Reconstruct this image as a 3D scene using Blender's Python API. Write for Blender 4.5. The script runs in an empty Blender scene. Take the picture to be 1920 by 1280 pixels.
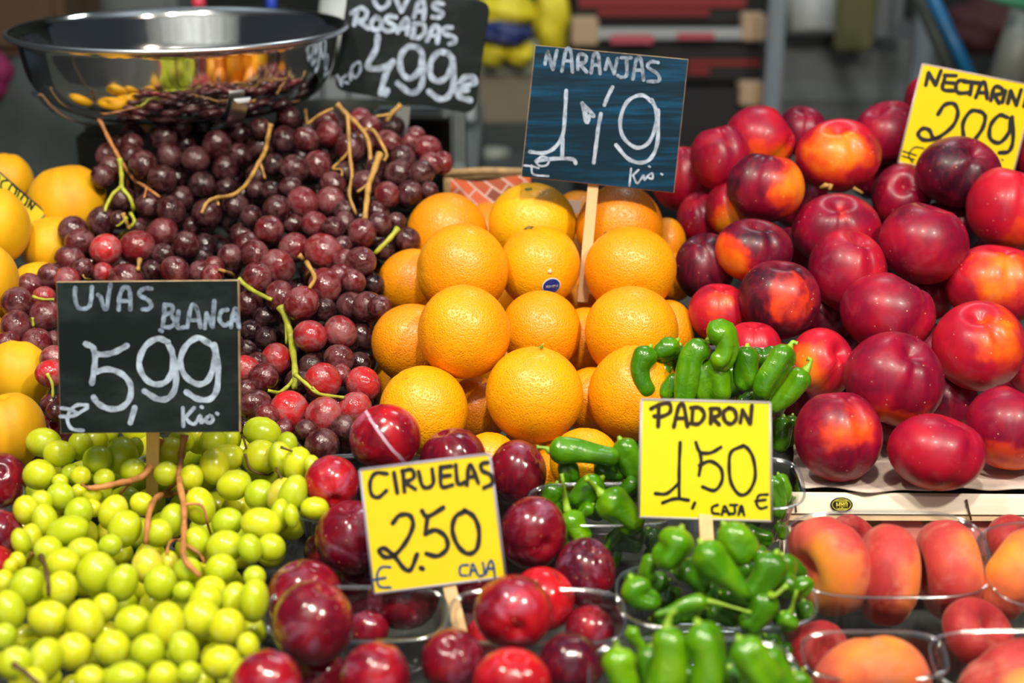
import bpy, bmesh, math, random
import numpy as np
from mathutils import Vector, Matrix

random.seed(7)
rng = np.random.default_rng(11)
SC = bpy.context.scene
COL = SC.collection

# ------------------------------------------------------------------ camera, light, exposure
PITCH = math.radians(19.7)
EYE = Vector((0, 0, 1.55))
FX = 1920 * 50 / 36.0
FWD = Vector((0, math.cos(PITCH), -math.sin(PITCH)))
UP = Vector((0, math.sin(PITCH), math.cos(PITCH)))
RIGHT = Vector((1, 0, 0))

cam_data = bpy.data.cameras.new('camera')
cam = bpy.data.objects.new('camera', cam_data)
COL.objects.link(cam)
cam.location = EYE
cam.rotation_euler = (math.radians(90) - PITCH, 0, 0)
cam_data.lens = 50
cam_data.sensor_width = 36
cam_data.clip_start = 0.02
cam_data.dof.use_dof = True
cam_data.dof.focus_distance = 1.22
cam_data.dof.aperture_fstop = 3.4
cam_data.dof.aperture_blades = 9
SC.camera = cam

world = bpy.data.worlds.new('market_air')
SC.world = world
world.use_nodes = True
bg = world.node_tree.nodes['Background']
bg.inputs[0].default_value = (0.62, 0.78, 1.0, 1)
bg.inputs[1].default_value = 0.04

SC.view_settings.view_transform = 'Standard'
SC.view_settings.look = 'None'
SC.view_settings.gamma = 1
SC.view_settings.exposure = 0.10
SC.view_settings.use_curve_mapping = False

def lamp(name, loc, target, size, power, color):
    ld = bpy.data.lights.new(name, 'AREA')
    ld.shape = 'DISK'
    ld.size = size
    ld.energy = power
    ld.color = color
    o = bpy.data.objects.new(name, ld)
    COL.objects.link(o)
    o.location = loc
    d = Vector(target) - Vector(loc)
    o.rotation_euler = d.to_track_quat('-Z', 'Y').to_euler()
    return o
WARM = (1.0, 0.90, 0.76)
lamp('spot_lamp', (-0.55, 0.62, 2.55), (-0.35, 1.2, 1.05), 0.11, 15, WARM)
lamp('spot_lamp', (0.10, 0.25, 2.60), (0.05, 1.2, 1.1), 0.11, 19, WARM)
lamp('spot_lamp', (0.85, 0.15, 2.50), (0.45, 1.2, 1.1), 0.11, 22, WARM)
lamp('added_ceiling_fill', (-1.4, 2.2, 3.1), (-1.2, 2.0, 4.2), 0.5, 26, (0.80, 0.92, 1.0))  # added uplights, brighten the ceiling that the bowl mirrors
lamp('added_ceiling_fill', (1.4, 0.4, 3.1), (1.2, 0.6, 4.2), 0.5, 26, (0.86, 0.94, 1.0))
lamp('added_front_wall_fill', (-0.3, -0.6, 3.5), (-0.3, -4.3, 2.9), 1.6, 260, (1, 0.93, 0.82))  # added, lights the unseen front wall for reflections in the bowl
lamp('back_stall_lamp', (0.5, 2.6, 3.0), (0.6, 3.6, 1.0), 0.6, 15, (0.86, 0.97, 1.0))

# ------------------------------------------------------------------ coordinates
def W(x, y, d):
    x = float(x); y = float(y); d = float(d)
    return EYE + d * (FWD + RIGHT * ((x - 960) / FX) - UP * ((y - 640) / FX))
def D0(y):
    return 1.655 - 0.00058 * y
def camvec(c):
    v = RIGHT * c[0] + UP * c[1] - FWD * c[2]
    return v.normalized()

# ------------------------------------------------------------------ materials
def newmat(name):
    m = bpy.data.materials.new(name)
    m.use_nodes = True
    nt = m.node_tree
    b = nt.nodes['Principled BSDF']
    return m, nt, b
def N(nt, t, **kw):
    n = nt.nodes.new(t)
    for k, v in kw.items():
        setattr(n, k, v)
    return n
def ramp(nt, stops, interp='LINEAR'):
    r = N(nt, 'ShaderNodeValToRGB')
    r.color_ramp.interpolation = interp
    e = r.color_ramp.elements
    while len(e) < len(stops):
        e.new(0.5)
    for i, (p, c) in enumerate(stops):
        e[i].position = p
        e[i].color = (*c, 1)
    return r
def coords(nt, scale_rand=True):
    tc = N(nt, 'ShaderNodeTexCoord')
    oi = N(nt, 'ShaderNodeObjectInfo')
    ml = N(nt, 'ShaderNodeVectorMath', operation='SCALE')
    nt.links.new(oi.outputs['Random'], ml.inputs['Scale'])
    ml.inputs[0].default_value = (13.1, 7.7, 19.3)
    ad = N(nt, 'ShaderNodeVectorMath', operation='ADD')
    nt.links.new(tc.outputs['Object'], ad.inputs[0])
    nt.links.new(ml.outputs[0], ad.inputs[1])
    return tc, oi, ad.outputs[0]
def noise(nt, vec, scale, detail=2, rough=0.5, dist=0):
    n = N(nt, 'ShaderNodeTexNoise')
    n.inputs['Scale'].default_value = scale
    n.inputs['Detail'].default_value = detail
    n.inputs['Roughness'].default_value = rough
    n.inputs['Distortion'].default_value = dist
    nt.links.new(vec, n.inputs['Vector'])
    return n.outputs[0]
def math_(nt, op, a, b=None, c=None, clamp=False):
    n = N(nt, 'ShaderNodeMath', operation=op)
    n.use_clamp = clamp
    for i, v in enumerate((a, b, c)):
        if v is None: continue
        if isinstance(v, (int, float)): n.inputs[i].default_value = v
        else: nt.links.new(v, n.inputs[i])
    return n.outputs[0]
def mixc(nt, fac, a, b, mode='MIX'):
    n = N(nt, 'ShaderNodeMix', data_type='RGBA', blend_type=mode)
    if isinstance(fac, (int, float)): n.inputs[0].default_value = fac
    else: nt.links.new(fac, n.inputs[0])
    for i, v in ((6, a), (7, b)):
        if isinstance(v, tuple): n.inputs[i].default_value = (*v, 1)
        else: nt.links.new(v, n.inputs[i])
    return n.outputs[2]
def smooth(nt, v, lo, hi):
    n = N(nt, 'ShaderNodeMapRange', interpolation_type='SMOOTHSTEP')
    nt.links.new(v, n.inputs[0])
    n.inputs[1].default_value = lo
    n.inputs[2].default_value = hi
    return n.outputs[0]
def bump(nt, b, h, strength, dist=0.001):
    n = N(nt, 'ShaderNodeBump')
    n.inputs['Strength'].default_value = strength
    n.inputs['Distance'].default_value = dist
    nt.links.new(h, n.inputs['Height'])
    nt.links.new(n.outputs[0], b.inputs['Normal'])
def objattr(nt, name):
    a = N(nt, 'ShaderNodeAttribute')
    a.attribute_type = 'OBJECT'
    a.attribute_name = name
    return a

def plain(name, color, rough=0.5, metal=0.0, var=0.0, scale=30, **kw):
    m, nt, b = newmat(name)
    b.inputs['Base Color'].default_value = (*color, 1)
    b.inputs['Roughness'].default_value = rough
    b.inputs['Metallic'].default_value = metal
    for k, v in kw.items():
        b.inputs[k].default_value = v
    if var:
        tc, oi, vec = coords(nt)
        n = noise(nt, vec, scale, 4, 0.6)
        r = ramp(nt, [(0.3, tuple(c * (1 - var) for c in color)), (0.7, tuple(min(1, c * (1 + var)) for c in color))])
        nt.links.new(n, r.inputs[0])
        nt.links.new(r.outputs[0], b.inputs['Base Color'])
        bump(nt, b, n, 0.15, 0.002)
    return m

# orange peel
def mat_orange():
    m, nt, b = newmat('orange_peel')
    tc, oi, vec = coords(nt)
    n1 = noise(nt, vec, 22, 3)
    tone = objattr(nt, 'tone').outputs['Fac']
    f = math_(nt, 'ADD', math_(nt, 'MULTIPLY', n1, 0.7), math_(nt, 'SUBTRACT', tone, 0.35), clamp=True)
    r = ramp(nt, [(0.0, (0.66, 0.18, 0.001)), (0.45, (0.84, 0.31, 0.001)), (1.0, (0.86, 0.47, 0.002))])
    nt.links.new(f, r.inputs[0])
    v = N(nt, 'ShaderNodeTexVoronoi')
    v.inputs['Scale'].default_value = 520
    nt.links.new(vec, v.inputs['Vector'])
    pore = smooth(nt, v.outputs['Distance'], 0.0, 0.55)
    c = mixc(nt, math_(nt, 'MULTIPLY', math_(nt, 'SUBTRACT', 1.0, pore), 0.25), r.outputs[0], (0.6, 0.16, 0.003))
    sp = smooth(nt, noise(nt, vec, 150, 2), 0.73, 0.78)
    c = mixc(nt, math_(nt, 'MULTIPLY', sp, 0.5), c, (0.25, 0.09, 0.01))
    nt.links.new(c, b.inputs['Base Color'])
    b.inputs['Roughness'].default_value = 0.36
    b.inputs['Specular IOR Level'].default_value = 0.5
    h = math_(nt, 'ADD', pore, math_(nt, 'MULTIPLY', noise(nt, vec, 210, 2), 1.1))
    bump(nt, b, h, 0.5, 0.0008)
    return m

def fruit_skin(name, dark, mid, red, patch, rough=0.3, bloomc=None, bloom_amt=0.0, speck=True, fuzz=0.0, scale=22, coat=0.0, patch_soft=0.22):
    m, nt, b = newmat(name)
    tc, oi, vec = coords(nt)
    n1 = noise(nt, vec, scale, 3, 0.55, 0.4)
    tone = objattr(nt, 'tone').outputs['Fac']
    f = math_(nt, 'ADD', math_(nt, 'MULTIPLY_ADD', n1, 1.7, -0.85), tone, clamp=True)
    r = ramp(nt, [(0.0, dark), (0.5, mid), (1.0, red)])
    nt.links.new(f, r.inputs[0])
    # fine vertical streaks
    mp = N(nt, 'ShaderNodeMapping')
    mp.inputs['Scale'].default_value = (1, 1, 0.25)
    nt.links.new(vec, mp.inputs['Vector'])
    n2 = noise(nt, mp.outputs[0], 260, 2)
    c = mixc(nt, math_(nt, 'MULTIPLY', smooth(nt, n2, 0.45, 0.75), 0.18), r.outputs[0], red)
    # ripe patch, per fruit direction
    nm = N(nt, 'ShaderNodeVectorMath', operation='NORMALIZE')
    nt.links.new(tc.outputs['Object'], nm.inputs[0])
    pd = objattr(nt, 'patch_dir').outputs['Vector']
    dt = N(nt, 'ShaderNodeVectorMath', operation='DOT_PRODUCT')
    nt.links.new(nm.outputs[0], dt.inputs[0]); nt.links.new(pd, dt.inputs[1])
    amt = objattr(nt, 'patch_amt').outputs['Fac']
    val = math_(nt, 'ADD', math_(nt, 'ADD', dt.outputs['Value'], math_(nt, 'MULTIPLY_ADD', noise(nt, vec, 45, 3), 0.9, -0.45)), amt)
    pf = smooth(nt, val, 1.0 - patch_soft, 1.0 + patch_soft)
    pc = ramp(nt, [(0.0, red), (0.45, patch[0]), (1.0, patch[1])])
    nt.links.new(pf, pc.inputs[0])
    c = mixc(nt, smooth(nt, pf, 0.0, 0.35), c, pc.outputs[0])
    if bloomc:
        nb = smooth(nt, noise(nt, vec, 38, 5, 0.65, 0.8), 0.50, 0.78)
        c = mixc(nt, math_(nt, 'MULTIPLY', nb, bloom_amt), c, bloomc)
        sd = objattr(nt, 'streak_dir').outputs['Vector']
        dq = N(nt, 'ShaderNodeVectorMath', operation='DOT_PRODUCT')
        nt.links.new(nm.outputs[0], dq.inputs[0]); nt.links.new(sd, dq.inputs[1])
        wob = math_(nt, 'ABSOLUTE', math_(nt, 'ADD', dq.outputs['Value'], math_(nt, 'MULTIPLY_ADD', noise(nt, vec, 60, 3), .10, -.11)))
        sf = math_(nt, 'MULTIPLY', math_(nt, 'SUBTRACT', 1.0, smooth(nt, wob, .015, .075)), objattr(nt, 'streak_amt').outputs['Fac'])
        c = mixc(nt, sf, c, (.62, .42, .55))
    if speck:
        v = N(nt, 'ShaderNodeTexVoronoi')
        v.inputs['Scale'].default_value = 150
        nt.links.new(vec, v.inputs['Vector'])
        s = math_(nt, 'SUBTRACT', 1.0, smooth(nt, v.outputs['Distance'], 0.06, 0.13))
        s = math_(nt, 'MULTIPLY', s, smooth(nt, noise(nt, vec, 60, 2), 0.45, 0.6))
        c = mixc(nt, math_(nt, 'MULTIPLY', s, 0.7), c, (0.78, 0.45, 0.30))
    nt.links.new(c, b.inputs['Base Color'])
    b.inputs['Roughness'].default_value = rough
    b.inputs['Coat Weight'].default_value = coat
    b.inputs['Specular IOR Level'].default_value = 0.38
    b.inputs['Coat Roughness'].default_value = 0.12
    if fuzz:
        b.inputs['Sheen Weight'].default_value = fuzz
        b.inputs['Sheen Roughness'].default_value = 0.4
        b.inputs['Sheen Tint'].default_value = (1, 0.75, 0.6, 1)
    bump(nt, b, math_(nt, 'ADD', noise(nt, vec, 70, 3), math_(nt, 'MULTIPLY', n2, 0.15)), 0.18, 0.002)
    return m

M = {}
M['orange'] = mat_orange()
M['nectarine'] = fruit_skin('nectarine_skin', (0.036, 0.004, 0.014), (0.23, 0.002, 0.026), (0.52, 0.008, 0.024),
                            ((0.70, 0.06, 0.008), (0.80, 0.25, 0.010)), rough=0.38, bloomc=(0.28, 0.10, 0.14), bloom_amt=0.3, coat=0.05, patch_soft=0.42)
M['plum'] = fruit_skin('plum_skin', (0.055, 0.004, 0.014), (0.17, 0.004, 0.014), (0.50, 0.008, 0.014),
                       ((0.55, 0.02, 0.02), (0.60, 0.05, 0.02)), rough=0.20, bloomc=(0.42, 0.22, 0.36), bloom_amt=0.5, coat=0.3, scale=30)
M['flat_peach'] = fruit_skin('flat_peach_skin', (0.28, 0.008, 0.014), (0.48, 0.038, 0.034), (0.64, 0.13, 0.065),
                             ((0.74, 0.17, 0.03), (0.78, 0.32, 0.02)), rough=0.62, bloomc=(0.62, 0.28, 0.20), bloom_amt=0.5, speck=False, fuzz=0.18, patch_soft=0.55)
M['yellow_peach'] = fruit_skin('yellow_peach_skin', (0.62, 0.27, 0.002), (0.70, 0.36, 0.002), (0.78, 0.46, 0.003),
                               ((0.80, 0.26, 0.01), (0.75, 0.2, 0.01)), rough=0.55, speck=False, fuzz=0.1)  # skin colours darkened for the shade at this end of the stall

def mat_red_grape():
    m, nt, b = newmat('red_grape_skin')
    tc, oi, vec = coords(nt)
    tone = objattr(nt, 'tone').outputs['Fac']
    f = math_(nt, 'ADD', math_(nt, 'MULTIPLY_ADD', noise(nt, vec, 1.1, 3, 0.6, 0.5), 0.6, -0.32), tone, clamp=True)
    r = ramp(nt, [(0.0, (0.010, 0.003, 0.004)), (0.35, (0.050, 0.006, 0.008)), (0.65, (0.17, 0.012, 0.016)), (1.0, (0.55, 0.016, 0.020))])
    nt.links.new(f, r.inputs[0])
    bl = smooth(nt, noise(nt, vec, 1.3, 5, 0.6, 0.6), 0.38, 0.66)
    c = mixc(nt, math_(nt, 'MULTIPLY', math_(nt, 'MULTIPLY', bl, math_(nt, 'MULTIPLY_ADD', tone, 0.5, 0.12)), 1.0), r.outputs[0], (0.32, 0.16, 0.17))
    sp = smooth(nt, noise(nt, vec, 9, 2), 0.66, 0.72)
    c = mixc(nt, math_(nt, 'MULTIPLY', sp, 0.4), c, (0.07, 0.01, 0.015))
    nt.links.new(c, b.inputs['Base Color'])
    rr = math_(nt, 'MULTIPLY_ADD', bl, 0.20, 0.13)
    nt.links.new(rr, b.inputs['Roughness'])
    b.inputs['Subsurface Weight'].default_value = 0.12
    b.inputs['Subsurface Radius'].default_value = (1.0, 0.2, 0.1)
    b.inputs['Subsurface Scale'].default_value = 0.006
    bump(nt, b, noise(nt, vec, 2.2, 3), 0.12, 0.05)
    return m
M['red_grape'] = mat_red_grape()

def mat_white_grape():
    m, nt, b = newmat('white_grape_skin')
    tc, oi, vec = coords(nt)
    n1 = noise(nt, vec, 1.1, 2)
    f = math_(nt, 'ADD', math_(nt, 'MULTIPLY_ADD', n1, 0.6, -0.3), oi.outputs['Random'], clamp=True)
    r = ramp(nt, [(0.0, (0.40, 0.50, 0.012)), (0.5, (0.51, 0.565, 0.010)), (0.92, (0.60, 0.60, 0.014)), (1.0, (0.56, 0.50, 0.05))])
    nt.links.new(f, r.inputs[0])
    # faint veins and bloom
    bl = smooth(nt, noise(nt, vec, 1.7, 4), 0.5, 0.75)
    c = mixc(nt, math_(nt, 'MULTIPLY', bl, 0.22), r.outputs[0], (0.72, 0.78, 0.36))
    sp = smooth(nt, noise(nt, vec, 6, 2), 0.74, 0.78)
    c = mixc(nt, math_(nt, 'MULTIPLY', sp, 0.6), c, (0.25, 0.16, 0.02))
    nt.links.new(c, b.inputs['Base Color'])
    b.inputs['Roughness'].default_value = 0.27
    b.inputs['Subsurface Weight'].default_value = 0.8
    b.inputs['Subsurface Radius'].default_value = (1.0, 1.0, 0.15)
    b.inputs['Subsurface Scale'].default_value = 0.018
    return m
M['white_grape'] = mat_white_grape()

def mat_pepper():
    m, nt, b = newmat('pepper_skin')
    tc, oi, vec = coords(nt)
    tone = objattr(nt, 'tone').outputs['Fac']
    f = math_(nt, 'ADD', math_(nt, 'MULTIPLY_ADD', noise(nt, vec, 45, 2), 1.0, -0.5), tone, clamp=True)
    r = ramp(nt, [(0.0, (0.012, 0.075, 0.001)), (0.5, (0.060, 0.215, 0.001)), (1.0, (0.19, 0.40, 0.003))])
    nt.links.new(f, r.inputs[0])
    nt.links.new(r.outputs[0], b.inputs['Base Color'])
    b.inputs['Roughness'].default_value = 0.24
    b.inputs['Coat Weight'].default_value = 0.3
    b.inputs['Coat Roughness'].default_value = 0.1
    b.inputs['Subsurface Weight'].default_value = 0.08
    b.inputs['Subsurface Scale'].default_value = 0.004
    bump(nt, b, noise(nt, vec, 110, 3, 0.5, 1.0), 0.35, 0.003)
    return m
M['pepper'] = mat_pepper()
M['pepper_stem'] = plain('pepper_stem', (0.24, 0.42, 0.02), 0.45, var=0.3, scale=80)
M['stem_brown'] = plain('dry_stem', (0.42, 0.17, 0.05), 0.6, var=0.4, scale=60)
M['stem_tan'] = plain('tan_stem', (0.40, 0.22, 0.05), 0.6, var=0.4, scale=80)
M['stem_green'] = plain('green_stem', (0.36, 0.38, 0.03), 0.5, var=0.35, scale=50)
M['stem_dark'] = plain('dark_stem', (0.10, 0.05, 0.02), 0.6, var=0.3, scale=60)
M['calyx'] = plain('dry_calyx', (0.16, 0.12, 0.03), 0.8, var=0.4, scale=200)

def mat_board(name, base, streak, amt, sc=(1, 1, 12), rough=0.5, nscale=14, spec=0.4):
    m, nt, b = newmat(name)
    b.inputs['Specular IOR Level'].default_value = spec
    tc, oi, vec = coords(nt)
    mp = N(nt, 'ShaderNodeMapping'); mp.inputs['Scale'].default_value = sc
    nt.links.new(vec, mp.inputs['Vector'])
    n = noise(nt, mp.outputs[0], nscale, 5, 0.65)
    cl = noise(nt, vec, 18, 3)
    f = math_(nt, 'MULTIPLY', smooth(nt, n, 0.42, 0.72), math_(nt, 'MULTIPLY_ADD', cl, 1.2, -0.1, clamp=True))
    c = mixc(nt, math_(nt, 'MULTIPLY', f, amt), base, streak)
    nt.links.new(c, b.inputs['Base Color'])
    b.inputs['Roughness'].default_value = rough
    bump(nt, b, n, 0.25, 0.0012)
    return m
M['slate'] = mat_board('slate_board', (0.005, 0.010, 0.010), (0.05, 0.07, 0.075), 0.5, (1, 1, 2.0), 0.55, spec=0.12)
M['slate_blue'] = mat_board('blue_board', (0.002, 0.016, 0.030), (0.002, 0.085, 0.20), 0.95, (1, 1, 16), 0.4, 10, spec=0.15)
M['yellow_card'] = mat_board('yellow_card', (0.76, 0.56, 0.004), (0.70, 0.50, 0.01), 0.5, (1, 1, 1), 0.22)
M['lemon_card'] = mat_board('lemon_card', (0.74, 0.67, 0.012), (0.70, 0.62, 0.012), 0.5, (1, 1, 1), 0.25)
M['olive_card'] = mat_board('olive_card', (0.62, 0.52, 0.02), (0.50, 0.42, 0.02), 0.5, (1, 1, 1), 0.4)
M['chalk'] = plain('chalk_marker', (0.28, 0.35, 0.45), 0.8, var=0.5, scale=120)
M['chalk_faded'] = plain('faded_chalk', (0.15, 0.20, 0.27), 0.8, var=0.8, scale=160)
M['ink_glare'] = plain('glare_blue_ink', (0.008, 0.06, 0.16), 0.3)  # blue glare on the lettering, put into the ink colour
M['ink'] = plain('black_ink', (0.012, 0.010, 0.010), 0.35)
M['ink_brown'] = plain('brown_black_ink', (0.030, 0.014, 0.006), 0.4)
M['wood'] = mat_board('pine_wood', (0.66, 0.42, 0.20), (0.42, 0.22, 0.08), 0.7, (1, 1, 0.08), 0.6, 60)
M['wood_edge'] = plain('worn_wood_edge', (0.34, 0.24, 0.14), 0.8, var=0.4, scale=70)
M['card_edge'] = plain('grey_card_edge', (0.42, 0.30, 0.22), 0.6)
M['plank'] = mat_board('poplar_plank', (0.92, 0.84, 0.68), (0.70, 0.52, 0.30), 0.5, (0.06, 1, 1), 0.6, 50)
M['kraft'] = plain('grey_brown_paper', (0.56, 0.46, 0.39), 0.85, var=0.25, scale=40)
M['steel'] = plain('polished_steel', (0.78, 0.78, 0.76), 0.09, 1.0)
M['steel_dull'] = plain('brushed_steel', (0.50, 0.52, 0.52), 0.35, 1.0)
M['black_plastic'] = plain('black_plastic', (0.012, 0.014, 0.013), 0.45)
M['olive_plastic'] = plain('dark_olive_plastic', (0.022, 0.026, 0.014), 0.4)
M['grey_frame'] = plain('grey_painted_metal', (0.30, 0.36, 0.37), 0.4, 0.3)

def mat_clear():
    m, nt, b = newmat('clear_plastic')
    nt.nodes.remove(b)
    out = nt.nodes['Material Output']
    tr = N(nt, 'ShaderNodeBsdfTransparent'); tr.inputs[0].default_value = (0.965, 0.98, 0.98, 1)
    gl = N(nt, 'ShaderNodeBsdfGlossy'); gl.inputs['Roughness'].default_value = 0.07
    fr = N(nt, 'ShaderNodeLayerWeight'); fr.inputs[0].default_value = 0.35
    mx = N(nt, 'ShaderNodeMixShader')
    nt.links.new(math_(nt, 'MULTIPLY_ADD', math_(nt, 'POWER', fr.outputs['Facing'], 1.6), 0.70, 0.075, clamp=True), mx.inputs[0])
    nt.links.new(tr.outputs[0], mx.inputs[1]); nt.links.new(gl.outputs[0], mx.inputs[2])
    nt.links.new(mx.outputs[0], out.inputs['Surface'])
    return m
M['clear'] = mat_clear()
def mat_rim():
    m, nt, b = newmat('clear_rim')
    nt.nodes.remove(b)
    out = nt.nodes['Material Output']
    tr = N(nt, 'ShaderNodeBsdfTransparent'); tr.inputs[0].default_value = (0.86, 0.90, 0.90, 1)
    gl = N(nt, 'ShaderNodeBsdfGlossy'); gl.inputs['Roughness'].default_value = 0.12
    lw = N(nt, 'ShaderNodeLayerWeight'); lw.inputs[0].default_value = 0.45
    mx = N(nt, 'ShaderNodeMixShader')
    nt.links.new(math_(nt, 'MULTIPLY_ADD', lw.outputs['Facing'], 0.55, 0.14, clamp=True), mx.inputs[0])
    nt.links.new(tr.outputs[0], mx.inputs[1]); nt.links.new(gl.outputs[0], mx.inputs[2])
    nt.links.new(mx.outputs[0], out.inputs['Surface'])
    return m
M['clear_rim'] = mat_rim()

# ------------------------------------------------------------------ object helpers
def tag(o, label=None, cat=None, group=None, kind=None):
    if label: o['label'] = label
    if cat: o['category'] = cat
    if group: o['group'] = group
    if kind: o['kind'] = kind
    return o
def mesh_obj(name, verts, faces, mat, parent=None, smooth_=True, origin=None, mats=None, fmat=None):
    me = bpy.data.meshes.new(name)
    if origin is not None:
        og = Vector(origin)
        verts = [Vector(v) - og for v in verts]
    me.from_pydata([tuple(v) for v in verts], [], faces)
    if smooth_:
        me.polygons.foreach_set('use_smooth', [True] * len(me.polygons))
    if mats:
        for mm in mats: me.materials.append(mm)
        if fmat: me.polygons.foreach_set('material_index', fmat)
    elif mat: me.materials.append(mat)
    me.update()
    o = bpy.data.objects.new(name, me)
    COL.objects.link(o)
    if origin is not None: o.location = origin
    if parent:
        attach(o, parent)
    return o
def attach(o, parent):
    o.parent = parent
    # parents are never rotated or scaled here: subtract the world place of the chain
    p = parent; off = Vector((0, 0, 0))
    while p is not None:
        off += p.location
        p = p.parent
    o.location = o.location - off
def empty(name, loc):
    o = bpy.data.objects.new(name, None)
    o.empty_display_size = 0.02
    COL.objects.link(o)
    o.location = loc
    return o
def box_geo(c, sx, sy, sz, rx=0.0, rz=0.0, bev=0.0):
    bm = bmesh.new()
    bmesh.ops.create_cube(bm, size=1)
    for v in bm.verts: v.co = Vector((v.co.x * sx, v.co.y * sy, v.co.z * sz))
    if bev: bmesh.ops.bevel(bm, geom=bm.edges[:], offset=bev, segments=2, affect='EDGES')
    Mx = Matrix.Rotation(rz, 3, 'Z') @ Matrix.Rotation(rx, 3, 'X')
    vs = [Mx @ v.co + Vector(c) for v in bm.verts]
    fs = [[v.index for v in f.verts] for f in bm.faces]
    bm.free()
    return vs, fs
def box(name, c, sx, sy, sz, mat, parent=None, rx=0.0, rz=0.0, bev=0.0):
    vs, fs = box_geo(c, sx, sy, sz, rx, rz, bev)
    return mesh_obj(name, vs, fs, mat, parent, smooth_=False, origin=c)
def pbox(name, x0, y0, x1, y1, d, depth, mat, parent=None, bev=0.003, rz=0.0):
    a = W((x0 + x1) / 2, (y0 + y1) / 2, d)
    sx = abs(x1 - x0) / FX * d
    sz = abs(y1 - y0) / FX * d / math.cos(PITCH)
    return box(name, a + Vector((0, depth / 2, 0)), sx, depth, sz, mat, parent, 0, rz, bev)
def tube_geo(pts, rad, seg=8, cap=True):
    pts = [Vector(p) for p in pts]
    n = len(pts)
    if not hasattr(rad, '__len__'): rad = [rad] * n
    vs = []; fs = []
    ref = None
    for i, p in enumerate(pts):
        t = (pts[min(i + 1, n - 1)] - pts[max(i - 1, 0)]).normalized()
        if ref is None:
            a = Vector((0, 0, 1)) if abs(t.z) < 0.9 else Vector((1, 0, 0))
            ref = t.cross(a).normalized()
        ref = (ref - t * ref.dot(t)).normalized()
        b = t.cross(ref)
        for k in range(seg):
            an = 2 * math.pi * k / seg
            vs.append(p + (ref * math.cos(an) + b * math.sin(an)) * rad[i])
    for i in range(n - 1):
        for k in range(seg):
            k2 = (k + 1) % seg
            fs.append((i * seg + k, i * seg + k2, (i + 1) * seg + k2, (i + 1) * seg + k))
    if cap:
        fs.append(tuple(range(seg))[::-1]); fs.append(tuple((n - 1) * seg + k for k in range(seg)))
    return vs, fs
def spline(pts, n=6):
    P = [np.array(p, float) for p in pts]
    if len(P) < 3:
        return [P[0] + (P[-1] - P[0]) * t for t in np.linspace(0, 1, n + 1)]
    out = []
    Q = [2 * P[0] - P[1]] + P + [2 * P[-1] - P[-2]]
    for i in range(1, len(Q) - 2):
        for k in range(n):
            t = k / n
            out.append(0.5 * ((2 * Q[i]) + (-Q[i - 1] + Q[i + 1]) * t + (2 * Q[i - 1] - 5 * Q[i] + 4 * Q[i + 1] - Q[i + 2]) * t * t
                              + (-Q[i - 1] + 3 * Q[i] - 3 * Q[i + 1] + Q[i + 2]) * t ** 3))
    out.append(P[-1])
    return out
def join(parts):
    V = []; F = []
    for vs, fs in parts:
        o = len(V); V += list(vs); F += [tuple(i + o for i in f) for f in fs]
    return V, F

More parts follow.
